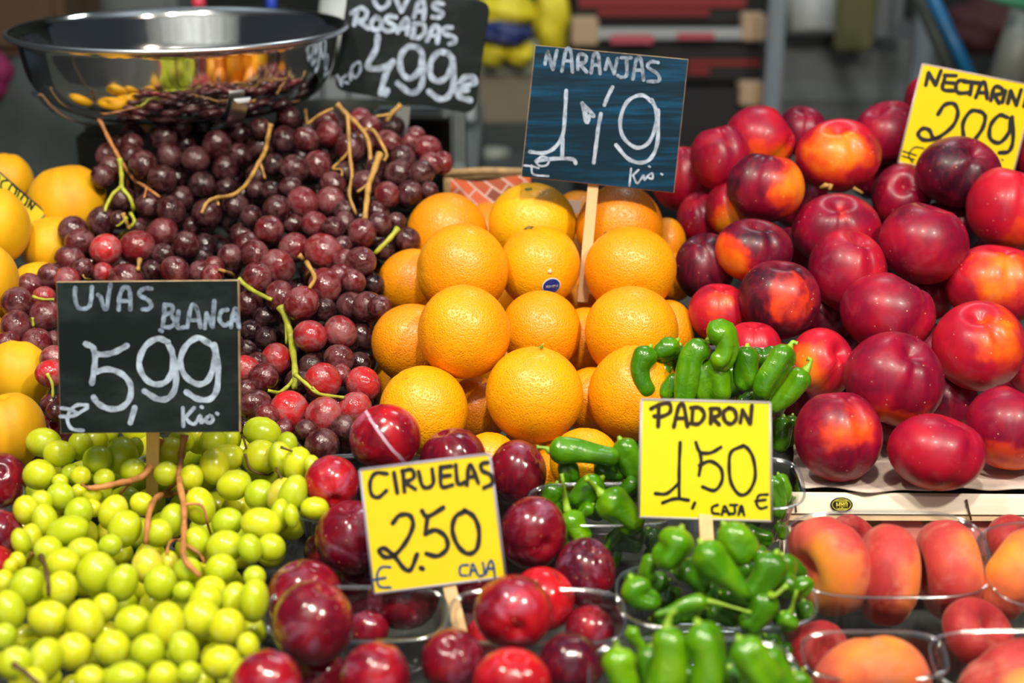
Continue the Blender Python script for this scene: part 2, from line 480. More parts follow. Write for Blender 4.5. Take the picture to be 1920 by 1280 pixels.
# ------------------------------------------------------------------ fruit shapes
def unit_fruit(kind, seed, nu=40, nv=26):
    r_ = np.random.default_rng(seed)
    th = np.linspace(0, math.pi, nv + 1)[1:-1]
    ph = np.linspace(0, 2 * math.pi, nu, endpoint=False)
    T, P = np.meshgrid(th, ph, indexing='ij')
    T = np.concatenate([[0.0], T.ravel(), [math.pi]]); P = np.concatenate([[0.0], P.ravel(), [0.0]])
    a = r_.uniform(0, 6.28, 6); s = r_.uniform(0.4, 1, 6)
    lump = 0.018 * (s[0] * np.sin(2 * P + a[0]) * np.sin(T) ** 2 + s[1] * np.cos(2 * T + a[1]) + s[2] * np.sin(3 * P + a[2]) * np.sin(T) ** 3 + s[3] * np.sin(P + a[3]) * np.sin(2 * T))
    pw = np.minimum(P, 2 * math.pi - P)
    if kind in ('nectarine', 'plum', 'yellow_peach'):
        cav, cw, sut, sw = {'nectarine': (0.34, 0.28, 0.11, 0.17), 'plum': (0.20, 0.20, 0.045, 0.13), 'yellow_peach': (0.22, 0.25, 0.03, 0.2)}[kind]
        R = 1 + lump * (1.0 if kind != 'plum' else 0.5)
        R -= cav * np.exp(-(T / cw) ** 2)
        env = np.clip(np.sin(T), 0, 1) ** 0.7 * (0.35 + 0.65 * (np.cos(T / 2) ** 2))
        R -= sut * np.exp(-(pw / sw) ** 2) * env
        R += 0.03 * np.exp(-((pw - 2.2 * sw) / sw) ** 2) * env
        R += 0.03 * np.exp(-((math.pi - T) / 0.2) ** 2)
        X = R * np.sin(T) * np.cos(P); Y = R * np.sin(T) * np.sin(P); Z = R * np.cos(T) * (0.93 if kind != 'plum' else 0.98)
    elif kind == 'orange':
        R = 1 + lump * 0.8 - 0.035 * np.exp(-(T / 0.16) ** 2) - 0.03 * np.exp(-((math.pi - T) / 0.12) ** 2)
        R += 0.006 * np.sin(8 * P + a[4]) * np.exp(-((T - 0.35) / 0.25) ** 2)
        X = R * np.sin(T) * np.cos(P); Y = R * np.sin(T) * np.sin(P); Z = R * np.cos(T) * 0.98
    elif kind == 'flat_peach':
        R = 1 + lump * 1.3
        rho = R * np.sin(T) ** 0.85
        Z = 0.62 * np.sign(np.cos(T)) * np.abs(np.cos(T)) ** 0.8
        dim = np.exp(-(rho / 0.34) ** 2)
        Z = Z - np.sign(Z) * 0.42 * dim * (1.0 - 0.25 * (Z < 0))
        g = np.exp(-(pw / 0.2) ** 2) * np.clip(rho, 0, 1)
        rho = rho * (1 - 0.06 * g)
        X = rho * np.cos(P); Y = rho * np.sin(P)
        Z = Z * (1 - 0.10 * g)
    V = np.stack([X, Y, Z], 1)
    F = []
    m = nv - 1
    for k in range(nu):
        F.append((0, 1 + k, 1 + (k + 1) % nu))
    for i in range(m - 1):
        b0 = 1 + i * nu; b1 = b0 + nu
        for k in range(nu):
            k2 = (k + 1) % nu
            F.append((b0 + k, b1 + k, b1 + k2, b0 + k2))
    last = len(V) - 1; b0 = 1 + (m - 1) * nu
    for k in range(nu):
        F.append((last, b0 + (k + 1) % nu, b0 + k))
    return V, F
UNITS = {}
def fruit(name, kind, x, y, rx, ry, d, stem, twist, mat, seed=0, uniform=False):
    key = (kind, seed % 5)
    if key not in UNITS: UNITS[key] = unit_fruit(kind, 100 + seed % 5 + hash_kind(kind))
    V, F = UNITS[key]
    z = camvec(stem)
    # suture (local +x) points towards the camera as far as it can, then twist about the stem
    a = (-FWD) - z * (-FWD).dot(z)
    if a.length < 0.2: a = RIGHT - z * RIGHT.dot(z)
    a.normalize(); bb = z.cross(a)
    ca, sa = math.cos(twist), math.sin(twist)
    xx = a * ca + bb * sa; yy = z.cross(xx)
    R = np.array([[*xx], [*yy], [*z]])
    Wd = V @ R
    k = d / FX
    if uniform:
        Wd = Wd * (rx * k)
    else:
        Wd = Wd / np.abs(V).max() * 1.0
        r_, u_, f_ = np.array(RIGHT), np.array(UP), np.array(FWD)
        cr = Wd @ r_; cu = Wd @ u_; cf = Wd @ f_
        cr = cr / max(abs(cr.max()), abs(cr.min())) * rx; cu = cu / ((cu.max() - cu.min()) / 2) * ry
        cf = cf * (rx + ry) / 2
        cr -= (cr.max() + cr.min()) / 2; cu -= (cu.max() + cu.min()) / 2
        Wd = (np.outer(cr, r_) + np.outer(cu, u_) + np.outer(cf, f_)) * k
    me = bpy.data.meshes.new(name)
    me.from_pydata(Wd.tolist(), [], F)
    me.polygons.foreach_set('use_smooth', [True] * len(me.polygons))
    me.materials.append(mat)
    o = bpy.data.objects.new(name, me)
    COL.objects.link(o)
    o.location = W(x, y, d)
    o['_z'] = tuple(z)
    return o
def hash_kind(k): return sum(ord(c) for c in k)

# ------------------------------------------------------------------ heap solver: fruits rest against each other in depth
class Heap:
    def __init__(s): s.it = []
    def add(s, **k):
        s.it.append(k); return k
    def solve(s, iters=300):
        n = len(s.it)
        X = np.array([i['x'] for i in s.it], float); Y = np.array([i['y'] for i in s.it], float)
        R = np.array([(i['rx'] + i['ry']) / 2 for i in s.it], float)
        base = np.array([D0(i['y']) + i.get('off', 0) for i in s.it])
        d = base.copy()
        soft = 0.95
        iu, ju = np.triu_indices(n, 1)
        L = np.hypot(X[iu] - X[ju], Y[iu] - Y[ju]); S = (R[iu] + R[ju]) * soft
        k = L < S
        iu, ju, L, S = iu[k], ju[k], L[k], S[k]
        need = np.sqrt(S ** 2 - L ** 2)
        sgn = np.sign(base[iu] - base[ju]); sgn[sgn == 0] = 1
        for it in range(iters):
            dm = (d[iu] + d[ju]) / 2
            want = need * dm / FX
            gap = (d[iu] - d[ju]) * sgn
            pen = np.maximum(want - gap, 0)
            corr = 0.25 * pen * sgn
            ci = np.zeros(n); cnt = np.ones(n)
            np.add.at(ci, iu, corr); np.add.at(ci, ju, -corr)
            d = d + np.clip(ci, -0.01, 0.01)
            d += (base - d) * 0.015
        for i, v in zip(s.it, d): i['d'] = float(v)
heap = Heap()

# ================================================================== DATA
# nectarines: x, y, rx, ry, depth offset, stem direction (right, up, to camera), twist, tone, patch direction, patch amount, label
NECT = [
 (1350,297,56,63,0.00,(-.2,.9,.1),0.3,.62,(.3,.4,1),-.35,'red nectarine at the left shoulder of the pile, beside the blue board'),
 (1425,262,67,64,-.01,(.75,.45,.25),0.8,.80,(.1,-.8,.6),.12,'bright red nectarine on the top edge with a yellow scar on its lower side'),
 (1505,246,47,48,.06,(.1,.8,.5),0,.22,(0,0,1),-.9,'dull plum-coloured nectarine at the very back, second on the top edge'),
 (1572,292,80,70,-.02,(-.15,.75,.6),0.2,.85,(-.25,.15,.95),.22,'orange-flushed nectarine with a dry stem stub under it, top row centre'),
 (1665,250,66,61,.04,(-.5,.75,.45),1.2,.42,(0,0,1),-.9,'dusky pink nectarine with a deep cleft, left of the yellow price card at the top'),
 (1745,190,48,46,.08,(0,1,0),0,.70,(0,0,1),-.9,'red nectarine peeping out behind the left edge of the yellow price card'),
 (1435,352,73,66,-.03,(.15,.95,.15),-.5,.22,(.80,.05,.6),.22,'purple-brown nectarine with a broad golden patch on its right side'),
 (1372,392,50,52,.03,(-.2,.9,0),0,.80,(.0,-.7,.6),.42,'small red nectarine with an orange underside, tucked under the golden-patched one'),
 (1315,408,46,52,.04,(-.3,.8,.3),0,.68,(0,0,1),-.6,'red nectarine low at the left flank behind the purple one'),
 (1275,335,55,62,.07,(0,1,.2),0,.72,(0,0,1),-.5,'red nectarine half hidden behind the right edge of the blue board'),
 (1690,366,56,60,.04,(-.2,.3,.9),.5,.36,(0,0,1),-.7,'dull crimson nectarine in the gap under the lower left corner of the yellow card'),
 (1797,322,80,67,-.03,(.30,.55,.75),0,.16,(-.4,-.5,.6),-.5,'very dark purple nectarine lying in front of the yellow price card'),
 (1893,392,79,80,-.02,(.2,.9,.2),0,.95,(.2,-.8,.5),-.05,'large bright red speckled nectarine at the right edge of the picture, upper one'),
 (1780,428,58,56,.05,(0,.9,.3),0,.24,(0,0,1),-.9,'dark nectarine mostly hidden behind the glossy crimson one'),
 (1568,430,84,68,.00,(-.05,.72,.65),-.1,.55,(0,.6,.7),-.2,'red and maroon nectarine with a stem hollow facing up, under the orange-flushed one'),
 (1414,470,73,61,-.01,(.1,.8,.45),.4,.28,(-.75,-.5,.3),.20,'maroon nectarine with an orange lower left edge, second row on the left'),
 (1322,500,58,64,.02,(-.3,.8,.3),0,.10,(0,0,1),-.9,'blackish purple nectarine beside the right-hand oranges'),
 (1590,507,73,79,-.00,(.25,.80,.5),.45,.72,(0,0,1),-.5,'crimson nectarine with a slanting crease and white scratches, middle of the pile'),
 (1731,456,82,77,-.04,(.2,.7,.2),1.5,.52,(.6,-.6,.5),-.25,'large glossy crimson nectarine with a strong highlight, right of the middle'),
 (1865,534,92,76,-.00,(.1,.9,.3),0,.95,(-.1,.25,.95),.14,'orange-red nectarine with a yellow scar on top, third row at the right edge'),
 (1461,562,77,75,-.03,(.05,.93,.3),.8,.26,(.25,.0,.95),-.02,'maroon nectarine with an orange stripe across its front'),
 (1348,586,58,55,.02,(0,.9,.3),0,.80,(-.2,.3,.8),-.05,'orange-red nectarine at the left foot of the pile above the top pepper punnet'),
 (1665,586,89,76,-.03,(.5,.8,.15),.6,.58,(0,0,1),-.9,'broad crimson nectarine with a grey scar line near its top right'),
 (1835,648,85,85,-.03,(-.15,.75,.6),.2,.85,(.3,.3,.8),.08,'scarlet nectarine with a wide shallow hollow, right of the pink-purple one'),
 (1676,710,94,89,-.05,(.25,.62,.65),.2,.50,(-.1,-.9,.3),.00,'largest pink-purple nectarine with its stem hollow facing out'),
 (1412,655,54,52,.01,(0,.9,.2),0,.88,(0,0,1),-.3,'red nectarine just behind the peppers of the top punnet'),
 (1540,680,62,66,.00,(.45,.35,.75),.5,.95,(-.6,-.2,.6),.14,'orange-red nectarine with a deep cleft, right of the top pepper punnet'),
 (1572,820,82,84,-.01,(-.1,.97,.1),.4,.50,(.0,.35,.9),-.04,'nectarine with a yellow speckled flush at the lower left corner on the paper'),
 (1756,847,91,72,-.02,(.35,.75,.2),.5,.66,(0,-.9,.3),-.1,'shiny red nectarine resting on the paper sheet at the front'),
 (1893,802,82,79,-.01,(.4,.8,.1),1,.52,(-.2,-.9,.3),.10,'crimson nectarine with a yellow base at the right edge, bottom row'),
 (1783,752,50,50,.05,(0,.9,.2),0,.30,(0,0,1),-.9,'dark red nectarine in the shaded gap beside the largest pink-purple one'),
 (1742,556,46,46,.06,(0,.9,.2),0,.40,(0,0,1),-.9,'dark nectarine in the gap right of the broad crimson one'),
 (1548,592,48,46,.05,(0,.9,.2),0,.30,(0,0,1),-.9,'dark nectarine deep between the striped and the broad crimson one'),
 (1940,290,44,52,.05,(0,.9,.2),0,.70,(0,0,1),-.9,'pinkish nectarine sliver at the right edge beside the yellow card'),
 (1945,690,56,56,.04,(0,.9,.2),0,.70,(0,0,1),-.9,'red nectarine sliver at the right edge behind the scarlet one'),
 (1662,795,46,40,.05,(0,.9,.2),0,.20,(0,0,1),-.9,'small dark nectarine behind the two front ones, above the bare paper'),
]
for n in NECT: heap.add(kind='nectarine', x=n[0], y=n[1], rx=n[2], ry=n[3], off=n[4], data=n)
for (x, y) in [(1640,440),(1500,380),(1490,480),(1830,470),(1450,690),(1610,660),(1500,760),(1760,660),(1900,720),(1640,320),(1380,330),(1860,290)]:
    heap.add(kind='nectarine', x=x, y=y, rx=56, ry=54, off=.13, data=None)

# oranges: x, y, r, off, stem, tone (low on shaded ones, shade in the colour), label
ORNG = [
 (1002,740,92,91,-.02,(.1,.97,.25),.62,'big front orange with a pale stem scrap on top, lowest in the middle'),
 (794,770,84,85,-.00,(-.5,.7,.4),.66,'orange at the lower left front, behind the top plum'),
 (870,622,88,88,-.04,(-.3,-.3,.2),.46,'orange with a shaded grey underside, middle of the left column'),
 (867,506,87,87,-.02,(-.95,.0,.3),.44,'orange at the upper left of the pyramid, third of the left column'),
 (1011,500,77,78,.00,(-.15,.93,.25),.64,'orange with a dark calyx and a round blue sticker'),
 (1014,621,76,77,.01,(0,-.2,-1),.44,'orange in the very centre under the one with the blue sticker'),
 (1182,507,87,82,-.01,(-.2,.5,-1),.52,'orange right of the wooden stake, upper one of the right column'),
 (1184,624,88,88,-.02,(0,.4,-1),.50,'orange in the middle of the right column, left of the nectarines'),
 (1188,737,86,90,-.01,(.2,.4,-1),.56,'orange at the bottom of the right column, cut off by the top pepper punnet'),
 (838,438,77,77,.02,(.1,.3,-1),.30,'deep orange fruit with a blue sticker edge at the back left, beside the red grapes'),
 (998,422,83,79,.01,(-.1,.80,.45),.85,'yellowest orange with a green button, top of the middle row under the blue board'),
 (1162,427,82,82,.02,(.1,.3,-1),.18,'orange in the shadow of the blue board behind the stake'),
 (775,530,67,64,.03,(-.5,.3,-1),.36,'orange half behind the upper left one, touching the red grapes'),
 (773,645,77,76,.02,(-.3,.2,-1),.24,'brownish shaded orange at the left edge of the pyramid'),
 (893,768,62,62,.06,(.1,.2,-1),.22,'shaded orange deep in the gap left of the big front one'),
 (1098,640,60,64,.05,(.1,.2,-1),.42,'orange seen as a sliver between the centre and right columns'),
 (1108,750,60,62,.05,(.1,.2,-1),.42,'orange sliver low between the big front one and the right column'),
 (1253,620,50,58,.05,(.1,.2,-1),.40,'orange sliver between the right column and the nectarines'),
 (918,864,54,54,.01,(.1,.9,.1),.60,'orange at the bottom behind the middle plum'),
 (1096,866,66,64,.02,(.1,.9,.1),.60,'orange at the bottom right behind the long green pepper'),
 (1250,452,36,44,.05,(.1,.2,-1),.34,'small yellowish orange behind the right column near the nectarines'),
 (1262,520,40,46,.06,(.1,.2,-1),.30,'dark orange piece in the gap below the yellowish one'),
 (1048,884,56,56,.05,(.1,.9,.1),.55,'orange showing between the bloomy right plum and the loose peppers'),
]
for n in ORNG: heap.add(kind='orange', x=n[0], y=n[1], rx=n[2], ry=n[3], off=n[4], data=n)
for (x, y) in [(930,560),(1090,500),(1090,570),(930,680),(840,690),(1010,830),(1180,830),(920,440),(1085,420),(1240,700),(760,720)]:
    heap.add(kind='orange', x=x, y=y, rx=62, ry=62, off=.14, data=None)

# plums
PLUM = [
 (722,820,68,63,-.03,(-.45,.75,.35),.35,.62,'crimson plum with a white bloom streak down its seam, topmost of the plums'),
 (622,905,52,52,-.01,(.2,-.55,.75),0,.86,'small bright red plum with its stem hollow facing down, beside the white grapes'),
 (850,862,63,60,.00,(-.3,.9,.25),.3,.42,'dark crimson plum rising behind the top edge of the yellow card'),
 (971,885,54,61,.00,(.6,.5,.3),.4,.30,'purple plum with heavy white bloom, right of the top of the yellow card'),
 (660,1008,70,70,.00,(-.1,.85,.4),.4,.30,'wine-red plum hidden half behind the left side of the yellow card'),
 (1000,998,64,69,-.01,(.3,-.2,.7),.8,.30,'dusky plum with a grey bloom spot, right of the middle of the yellow card'),
 (1097,1072,57,65,.01,(.2,.6,.4),.5,.20,'dark plum at the right end of the pile beside the pepper punnet'),
 (572,1118,72,70,.01,(-.3,.8,.2),1.2,.40,'purple-red plum behind the big cleft one at the left'),
 (588,1168,77,79,-.02,(.35,.8,.25),-.75,.34,'big dark red plum with a deep diagonal cleft, left of the card stake'),
 (963,1147,75,70,-.04,(.1,-.3,.9),.3,.66,'large glossy red plum right of the card stake'),
 (1018,1122,60,60,.01,(.5,.6,.2),.4,.98,'bright scarlet plum behind the large glossy red one'),
 (849,1238,60,60,-.01,(-.1,.6,.6),.4,.48,'red plum at the bottom directly under the card stake'),
 (1070,1245,62,58,-.01,(0,.3,-1),0,.08,'dull grey-purple plum at the bottom'),
 (960,1278,74,63,-.02,(.1,.8,.4),.5,.84,'red plum at the bottom edge with its hollow facing up'),
 (1106,1180,47,46,.03,(.1,.5,.2),.3,.50,'small red plum inside the rim of the right plum punnet'),
 (703,1268,66,66,-.02,(.1,.3,-1),0,.58,'red plum at the bottom edge right of the big cleft one'),
 (500,1282,66,65,-.02,(.1,.3,-1),0,.64,'red plum at the bottom edge beside the white grapes'),
 (755,1120,68,60,.02,(.1,.3,-1),0,.28,'dark plum under the lower left corner of the yellow card'),
 (664,1100,50,50,.06,(.1,.3,-1),0,.18,'nearly black plum in the shadow left of the card'),
 (601,1032,32,34,.06,(.1,.3,-1),0,.34,'small pale purple plum slice behind the wine-red one'),
 (690,1178,40,36,.05,(.1,.3,-1),0,.30,'small dusky plum behind the left punnet rim'),
 (600,1266,52,50,.04,(.1,.3,-1),0,.25,'dark plum at the bottom in the shade of the big cleft one'),
 (884,1100,52,50,.05,(.1,.3,-1),0,.16,'dark plum hidden behind the lower right corner of the card'),
 (905,1192,36,34,.05,(.1,.3,-1),0,.92,'scarlet plum sliver between the stake and the large glossy one'),
 (790,950,60,60,.06,(.1,.3,-1),0,.30,'plum behind the yellow card'),
 (2,900,47,52,.01,(.2,.3,.6),.4,.34,'dark purple plum at the left edge with a small scar'),
 (-2,1000,44,46,.01,(.1,.3,-1),0,.42,'brownish purple plum at the left edge behind a clear punnet rim'),
 (-14,1062,44,44,.01,(.1,.3,-1),0,.80,'red plum lowest at the left edge'),
 (92,825,52,54,.04,(.1,.3,-1),0,.26,'dusty purple plum above the white grapes beside the lower left slate'),
]
for n in PLUM: heap.add(kind='plum', x=n[0], y=n[1], rx=n[2], ry=n[3], off=n[4], data=n)

YPCH = [
 (14,342,49,54,.05,'yellow peach at the upper left behind the small tilted card'),
 (128,386,74,78,.03,'big round yellow peach left of the red grapes, behind the card tip'),
 (-10,425,64,73,-.03,'yellow peach at the left edge in front of the small tilted card'),
 (95,462,56,57,.03,'yellow peach with a curved shadow under the big round one'),
 (-18,532,52,72,-.01,'tall yellow peach at the left edge, third one down'),
 (72,542,50,52,.03,'small yellow peach behind the leftmost red grapes'),
 (32,704,64,66,.03,'shaded golden peach under the leftmost red grapes'),
 (17,808,66,72,-.01,'bright yellow peach at the left edge just above the plums'),
 (-30,640,50,56,.02,'yellow peach sliver at the left edge, behind the grape cluster'),
]
for n in YPCH: heap.add(kind='yellow_peach', x=n[0], y=n[1], rx=n[2], ry=n[3], off=n[4], data=n)

# red grapes: x, y, r, tone (low in the middle to paint shade)   (optionally rx, ry)
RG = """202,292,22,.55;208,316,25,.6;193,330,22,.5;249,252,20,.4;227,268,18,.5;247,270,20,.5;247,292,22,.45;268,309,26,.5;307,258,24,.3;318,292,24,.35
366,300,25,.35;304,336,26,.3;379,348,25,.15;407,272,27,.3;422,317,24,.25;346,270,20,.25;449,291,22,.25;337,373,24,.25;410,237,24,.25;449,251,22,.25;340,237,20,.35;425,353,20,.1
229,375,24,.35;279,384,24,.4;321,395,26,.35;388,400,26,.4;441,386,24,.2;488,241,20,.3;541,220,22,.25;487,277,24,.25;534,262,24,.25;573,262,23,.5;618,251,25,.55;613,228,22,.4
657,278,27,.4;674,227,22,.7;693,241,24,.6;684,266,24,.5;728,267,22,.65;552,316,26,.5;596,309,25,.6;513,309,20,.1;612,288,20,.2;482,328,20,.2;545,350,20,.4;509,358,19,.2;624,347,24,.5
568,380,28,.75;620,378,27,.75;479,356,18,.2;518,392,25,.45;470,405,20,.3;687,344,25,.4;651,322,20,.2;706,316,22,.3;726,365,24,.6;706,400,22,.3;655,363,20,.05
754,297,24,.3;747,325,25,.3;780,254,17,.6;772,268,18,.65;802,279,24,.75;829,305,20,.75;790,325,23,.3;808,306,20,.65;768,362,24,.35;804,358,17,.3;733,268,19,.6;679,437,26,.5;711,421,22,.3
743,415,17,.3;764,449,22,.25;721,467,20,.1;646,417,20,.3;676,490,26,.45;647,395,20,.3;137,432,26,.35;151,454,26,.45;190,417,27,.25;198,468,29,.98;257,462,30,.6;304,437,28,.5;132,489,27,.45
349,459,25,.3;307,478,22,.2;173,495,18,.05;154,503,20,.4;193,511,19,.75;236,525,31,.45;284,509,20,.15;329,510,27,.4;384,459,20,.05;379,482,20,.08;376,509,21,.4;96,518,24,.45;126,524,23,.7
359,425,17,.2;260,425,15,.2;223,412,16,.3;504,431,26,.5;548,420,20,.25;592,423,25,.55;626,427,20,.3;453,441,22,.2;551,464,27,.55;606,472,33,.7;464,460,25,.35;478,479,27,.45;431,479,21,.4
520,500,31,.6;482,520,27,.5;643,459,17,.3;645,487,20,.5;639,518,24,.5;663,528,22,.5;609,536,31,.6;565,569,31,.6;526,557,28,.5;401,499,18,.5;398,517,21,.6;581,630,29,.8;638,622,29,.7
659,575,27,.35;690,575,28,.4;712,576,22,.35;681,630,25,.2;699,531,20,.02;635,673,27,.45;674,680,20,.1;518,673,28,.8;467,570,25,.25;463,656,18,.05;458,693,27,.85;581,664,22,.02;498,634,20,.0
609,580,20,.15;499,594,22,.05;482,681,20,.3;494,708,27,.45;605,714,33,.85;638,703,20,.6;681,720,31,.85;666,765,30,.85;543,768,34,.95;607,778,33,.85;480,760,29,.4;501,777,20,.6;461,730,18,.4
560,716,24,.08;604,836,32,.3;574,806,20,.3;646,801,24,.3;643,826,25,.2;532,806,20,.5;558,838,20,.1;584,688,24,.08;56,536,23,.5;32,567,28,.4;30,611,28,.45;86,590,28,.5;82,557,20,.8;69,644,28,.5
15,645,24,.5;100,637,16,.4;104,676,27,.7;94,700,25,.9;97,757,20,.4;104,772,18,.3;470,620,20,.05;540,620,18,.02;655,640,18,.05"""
REDG = [tuple(float(v) for v in t.split(',')) for line in RG.split('\n') for t in line.split(';')]
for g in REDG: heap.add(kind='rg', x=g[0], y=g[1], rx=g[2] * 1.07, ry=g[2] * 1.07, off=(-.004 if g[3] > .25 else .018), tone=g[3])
def fill(kind, poly, step, r, off, tone):
    P = poly
    xs = [p[0] for p in P]; ys = [p[1] for p in P]
    row = 0
    y = min(ys)
    while y < max(ys):
        x = min(xs) + (row % 2) * step / 2
        while x < max(xs):
            px = x + rng.uniform(-.2, .2) * step; py = y + rng.uniform(-.2, .2) * step
            ins = False
            for i in range(len(P)):
                (x1, y1), (x2, y2) = P[i], P[i - 1]
                if (y1 > py) != (y2 > py) and px < (x2 - x1) * (py - y1) / (y2 - y1) + x1: ins = not ins
            if ins:
                heap.add(kind=kind, x=px, y=py, rx=r * rng.uniform(.88, 1.1), ry=r * rng.uniform(.88, 1.1), off=off + rng.uniform(0, .012), tone=float(rng.uniform(*tone)))
            x += step
        y += step * .86
        row += 1
fill('rg', [(215,270),(330,215),(640,200),(700,205),(810,290),(800,360),(735,410),(760,470),(700,540),(700,640),(690,700),(670,830),(560,860),(440,790),(130,790),(110,560),(120,470),(160,420),(225,400)], 50, 25, .075, (0, .12))  # filler berries coloured near black for the shade in the gaps
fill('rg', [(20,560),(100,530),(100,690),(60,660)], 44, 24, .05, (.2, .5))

WG = """82,829,31,26;111,850,27,24;150,835,20,26;178,827,24,24;229,854,28,34;184,862,26,26;74,889,29,27;133,887,17,17;152,891,17,17;113,930,25,25;113,903,14,14;148,921,14,14;174,928,16,16;174,952,15,17
197,921,13,13;213,960,25,32;78,940,20,20;49,956,21,27;84,975,22,30;148,960,24,28;127,995,36,27;250,882,22,22;266,944,20,22;234,991,28,34;39,1014,16,24;59,1006,18,24;90,1030,25,25;156,1030,28,22
117,1057,30,29;207,1022,20,20;182,1075,35,40;230,1092,26,34;277,1061,28,32;297,999,24,26;324,975,24,30;320,846,26,26;312,887,22,22;375,823,26,26;426,823,25,25;492,811,33,28;488,856,33,30;422,860,33,26
402,874,26,32;539,831,18,21;359,895,20,24;439,909,30,27;488,928,28,28;527,928,24,32;549,928,24,38;527,858,22,30;558,870,24,32;426,979,28,26;490,981,36,28;375,948,26,34;422,1024,33,29;525,967,18,32
508,1026,26,25;469,1028,20,27;369,1014,22,26;352,1069,24,24;414,1065,28,26;51,1100,32,35;16,1143,28,36;6,1194,22,26;113,1104,28,33;92,1159,36,32;160,1163,32,38;195,1139,22,26;250,1167,33,31
312,1173,32,43;377,1159,34,36;385,1126,30,28;395,1104,28,24;439,1124,24,32;477,1125,24,40;477,1081,20,20;426,1175,30,34;465,1210,20,24;414,1241,33,30;344,1218,26,34;277,1221,28,32;211,1216,30,34
137,1221,32,34;84,1237,30,40;27,1243,30,30;234,1270,38,28;305,1270,26,30;355,1262,22,22;301,1092,28,32;316,1057,18,24;344,1108,18,18;586,873,14,20;590,952,24,20;168,1274,26,26;8,1092,18,24;547,967,12,22
254,838,14,18;195,897,18,18;400,826,24,24;340,826,22,22;452,1260,22,24;60,1278,26,26;33,1050,14,16;20,1062,12,16"""
WHTG = [tuple(float(v) for v in t.split(',')) for line in WG.split('\n') for t in line.split(';')]
for g in WHTG: heap.add(kind='wg', x=g[0], y=g[1], rx=g[2] * 1.08, ry=g[3] * 1.08, off=-.012, tone=.5)
fill('wg', [(60,830),(240,800),(540,800),(590,870),(590,940),(540,1020),(480,1080),(500,1180),(470,1300),(-20,1300),(-20,1090),(40,990)], 56, 28, .060, (.3, .7))

heap.solve()

# ================================================================== BUILD FRUIT
def stem_geo(o, z, k, R, L, r0, bend=(0.3, 0.1), start=0.70):
    z = Vector(z)
    a = z.cross(Vector((0.3, 0.2, 0.9))).normalized(); b = z.cross(a)
    p = [z * R * start + (a * bend[0] + b * bend[1]) * L * t * t + z * L * t for t in (0, .33, .66, 1)]
    return tube_geo([q + o.location for q in p], [r0, r0 * .8, r0 * .85, r0 * 1.25], 8)
def props(o, n):
    o['tone'] = float(n[7]); o['patch_dir'] = tuple(float(v) for v in camvec(n[8])); o['patch_amt'] = float(n[9])

hidden_label = {
 'nectarine': 'red nectarine buried under the visible ones of the right-hand pile',
 'orange': 'orange buried under the visible ones of the pyramid'}
seed = 0
for it in heap.it:
    kd = it['kind']; n = it['data'] if 'data' in it else None
    seed += 1
    R = (it['rx'] + it['ry']) / 2 * it['d'] / FX
    if kd == 'nectarine':
        if n is None:
            o = fruit('nectarine', 'nectarine', it['x'], it['y'], it['rx'], it['ry'], it['d'], (.2, .8, .2), 0, M['nectarine'], seed)
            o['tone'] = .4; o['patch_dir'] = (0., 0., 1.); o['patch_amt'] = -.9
            tag(o, hidden_label[kd], 'nectarine', 'nectarines buried deep in the pile')
        else:
            o = fruit('nectarine', 'nectarine', *n[0:4], it['d'], n[5], n[6], M['nectarine'], seed)
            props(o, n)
            tag(o, n[10], 'nectarine', 'nectarines piled on the paper sheet')
            if n[0] == 1572 and n[1] == 292:
                V, F = join([tube_geo([W(1538,352,it['d']-.024), W(1548,347,it['d']-.027), W(1556,349,it['d']-.026)], [.0016,.003,.002], 6),
                             tube_geo([W(1558,345,it['d']-.026), W(1555,356,it['d']-.026)], [.0026,.0018], 6),
                             tube_geo([W(1600,352,it['d']-.022), W(1617,362,it['d']-.022)], [.002,.0015], 6)])
                mesh_obj('stem_stub', V, F, M['stem_tan'], o, origin=o.location)
        it['o'] = o
    elif kd == 'orange':
        if n is None:
            o = fruit('orange', 'orange', it['x'], it['y'], it['rx'], it['ry'], it['d'], (.2, .8, .2), 0, M['orange'], seed)
            o['tone'] = .4
            tag(o, hidden_label[kd], 'orange', 'oranges buried deep in the pyramid')
        else:
            o = fruit('orange', 'orange', *n[0:4], it['d'], n[5], seed * 1.3, M['orange'], seed)
            o['tone'] = float(n[6])
            tag(o, n[7], 'orange', 'oranges stacked in a pyramid')
        it['o'] = o
    elif kd == 'plum':
        o = fruit('plum', 'plum', *n[0:4], it['d'], n[5], n[6], M['plum'], seed)
        o['tone'] = float(n[7]); o['patch_dir'] = (0., 0., 1.); o['patch_amt'] = -2.
        o['streak_dir'] = tuple(camvec((.78, .62, 0))); o['streak_amt'] = .8 if n[0] == 722 else 0.
        tag(o, n[8], 'plum', 'red and purple plums in clear punnets')
        it['o'] = o
    elif kd == 'yellow_peach':
        o = fruit('yellow_peach', 'yellow_peach', *n[0:4], it['d'], (-.1, .8, .2 if seed % 2 else -.4), .4, M['yellow_peach'], seed)
        o['tone'] = .2 + .6 * ((seed * 37) % 10) / 10; o['patch_dir'] = (.6, .6, -.2); o['patch_amt'] = -.35
        tag(o, n[5], 'peach', 'yellow peaches at the left end of the stall')
        it['o'] = o
D_OF = {}
for it in heap.it:
    D_OF[(it['kind'], int(it['x']), int(it['y']))] = it
def find(kind, x, y):
    return min((i for i in heap.it if i['kind'] == kind), key=lambda i: (i['x'] - x) ** 2 + (i['y'] - y) ** 2)
def surf(it, x, y, lift=0.0):
    """point on the front of a fruit under pixel x, y"""
    k = it['d'] / FX; r = (it['rx'] + it['ry']) / 2
    q = max(0.0, 1 - ((x - it['x']) / it['rx']) ** 2 - ((y - it['y']) / it['ry']) ** 2)
    return W(x, y, it['d'] - (math.sqrt(q) * r * k) - lift)

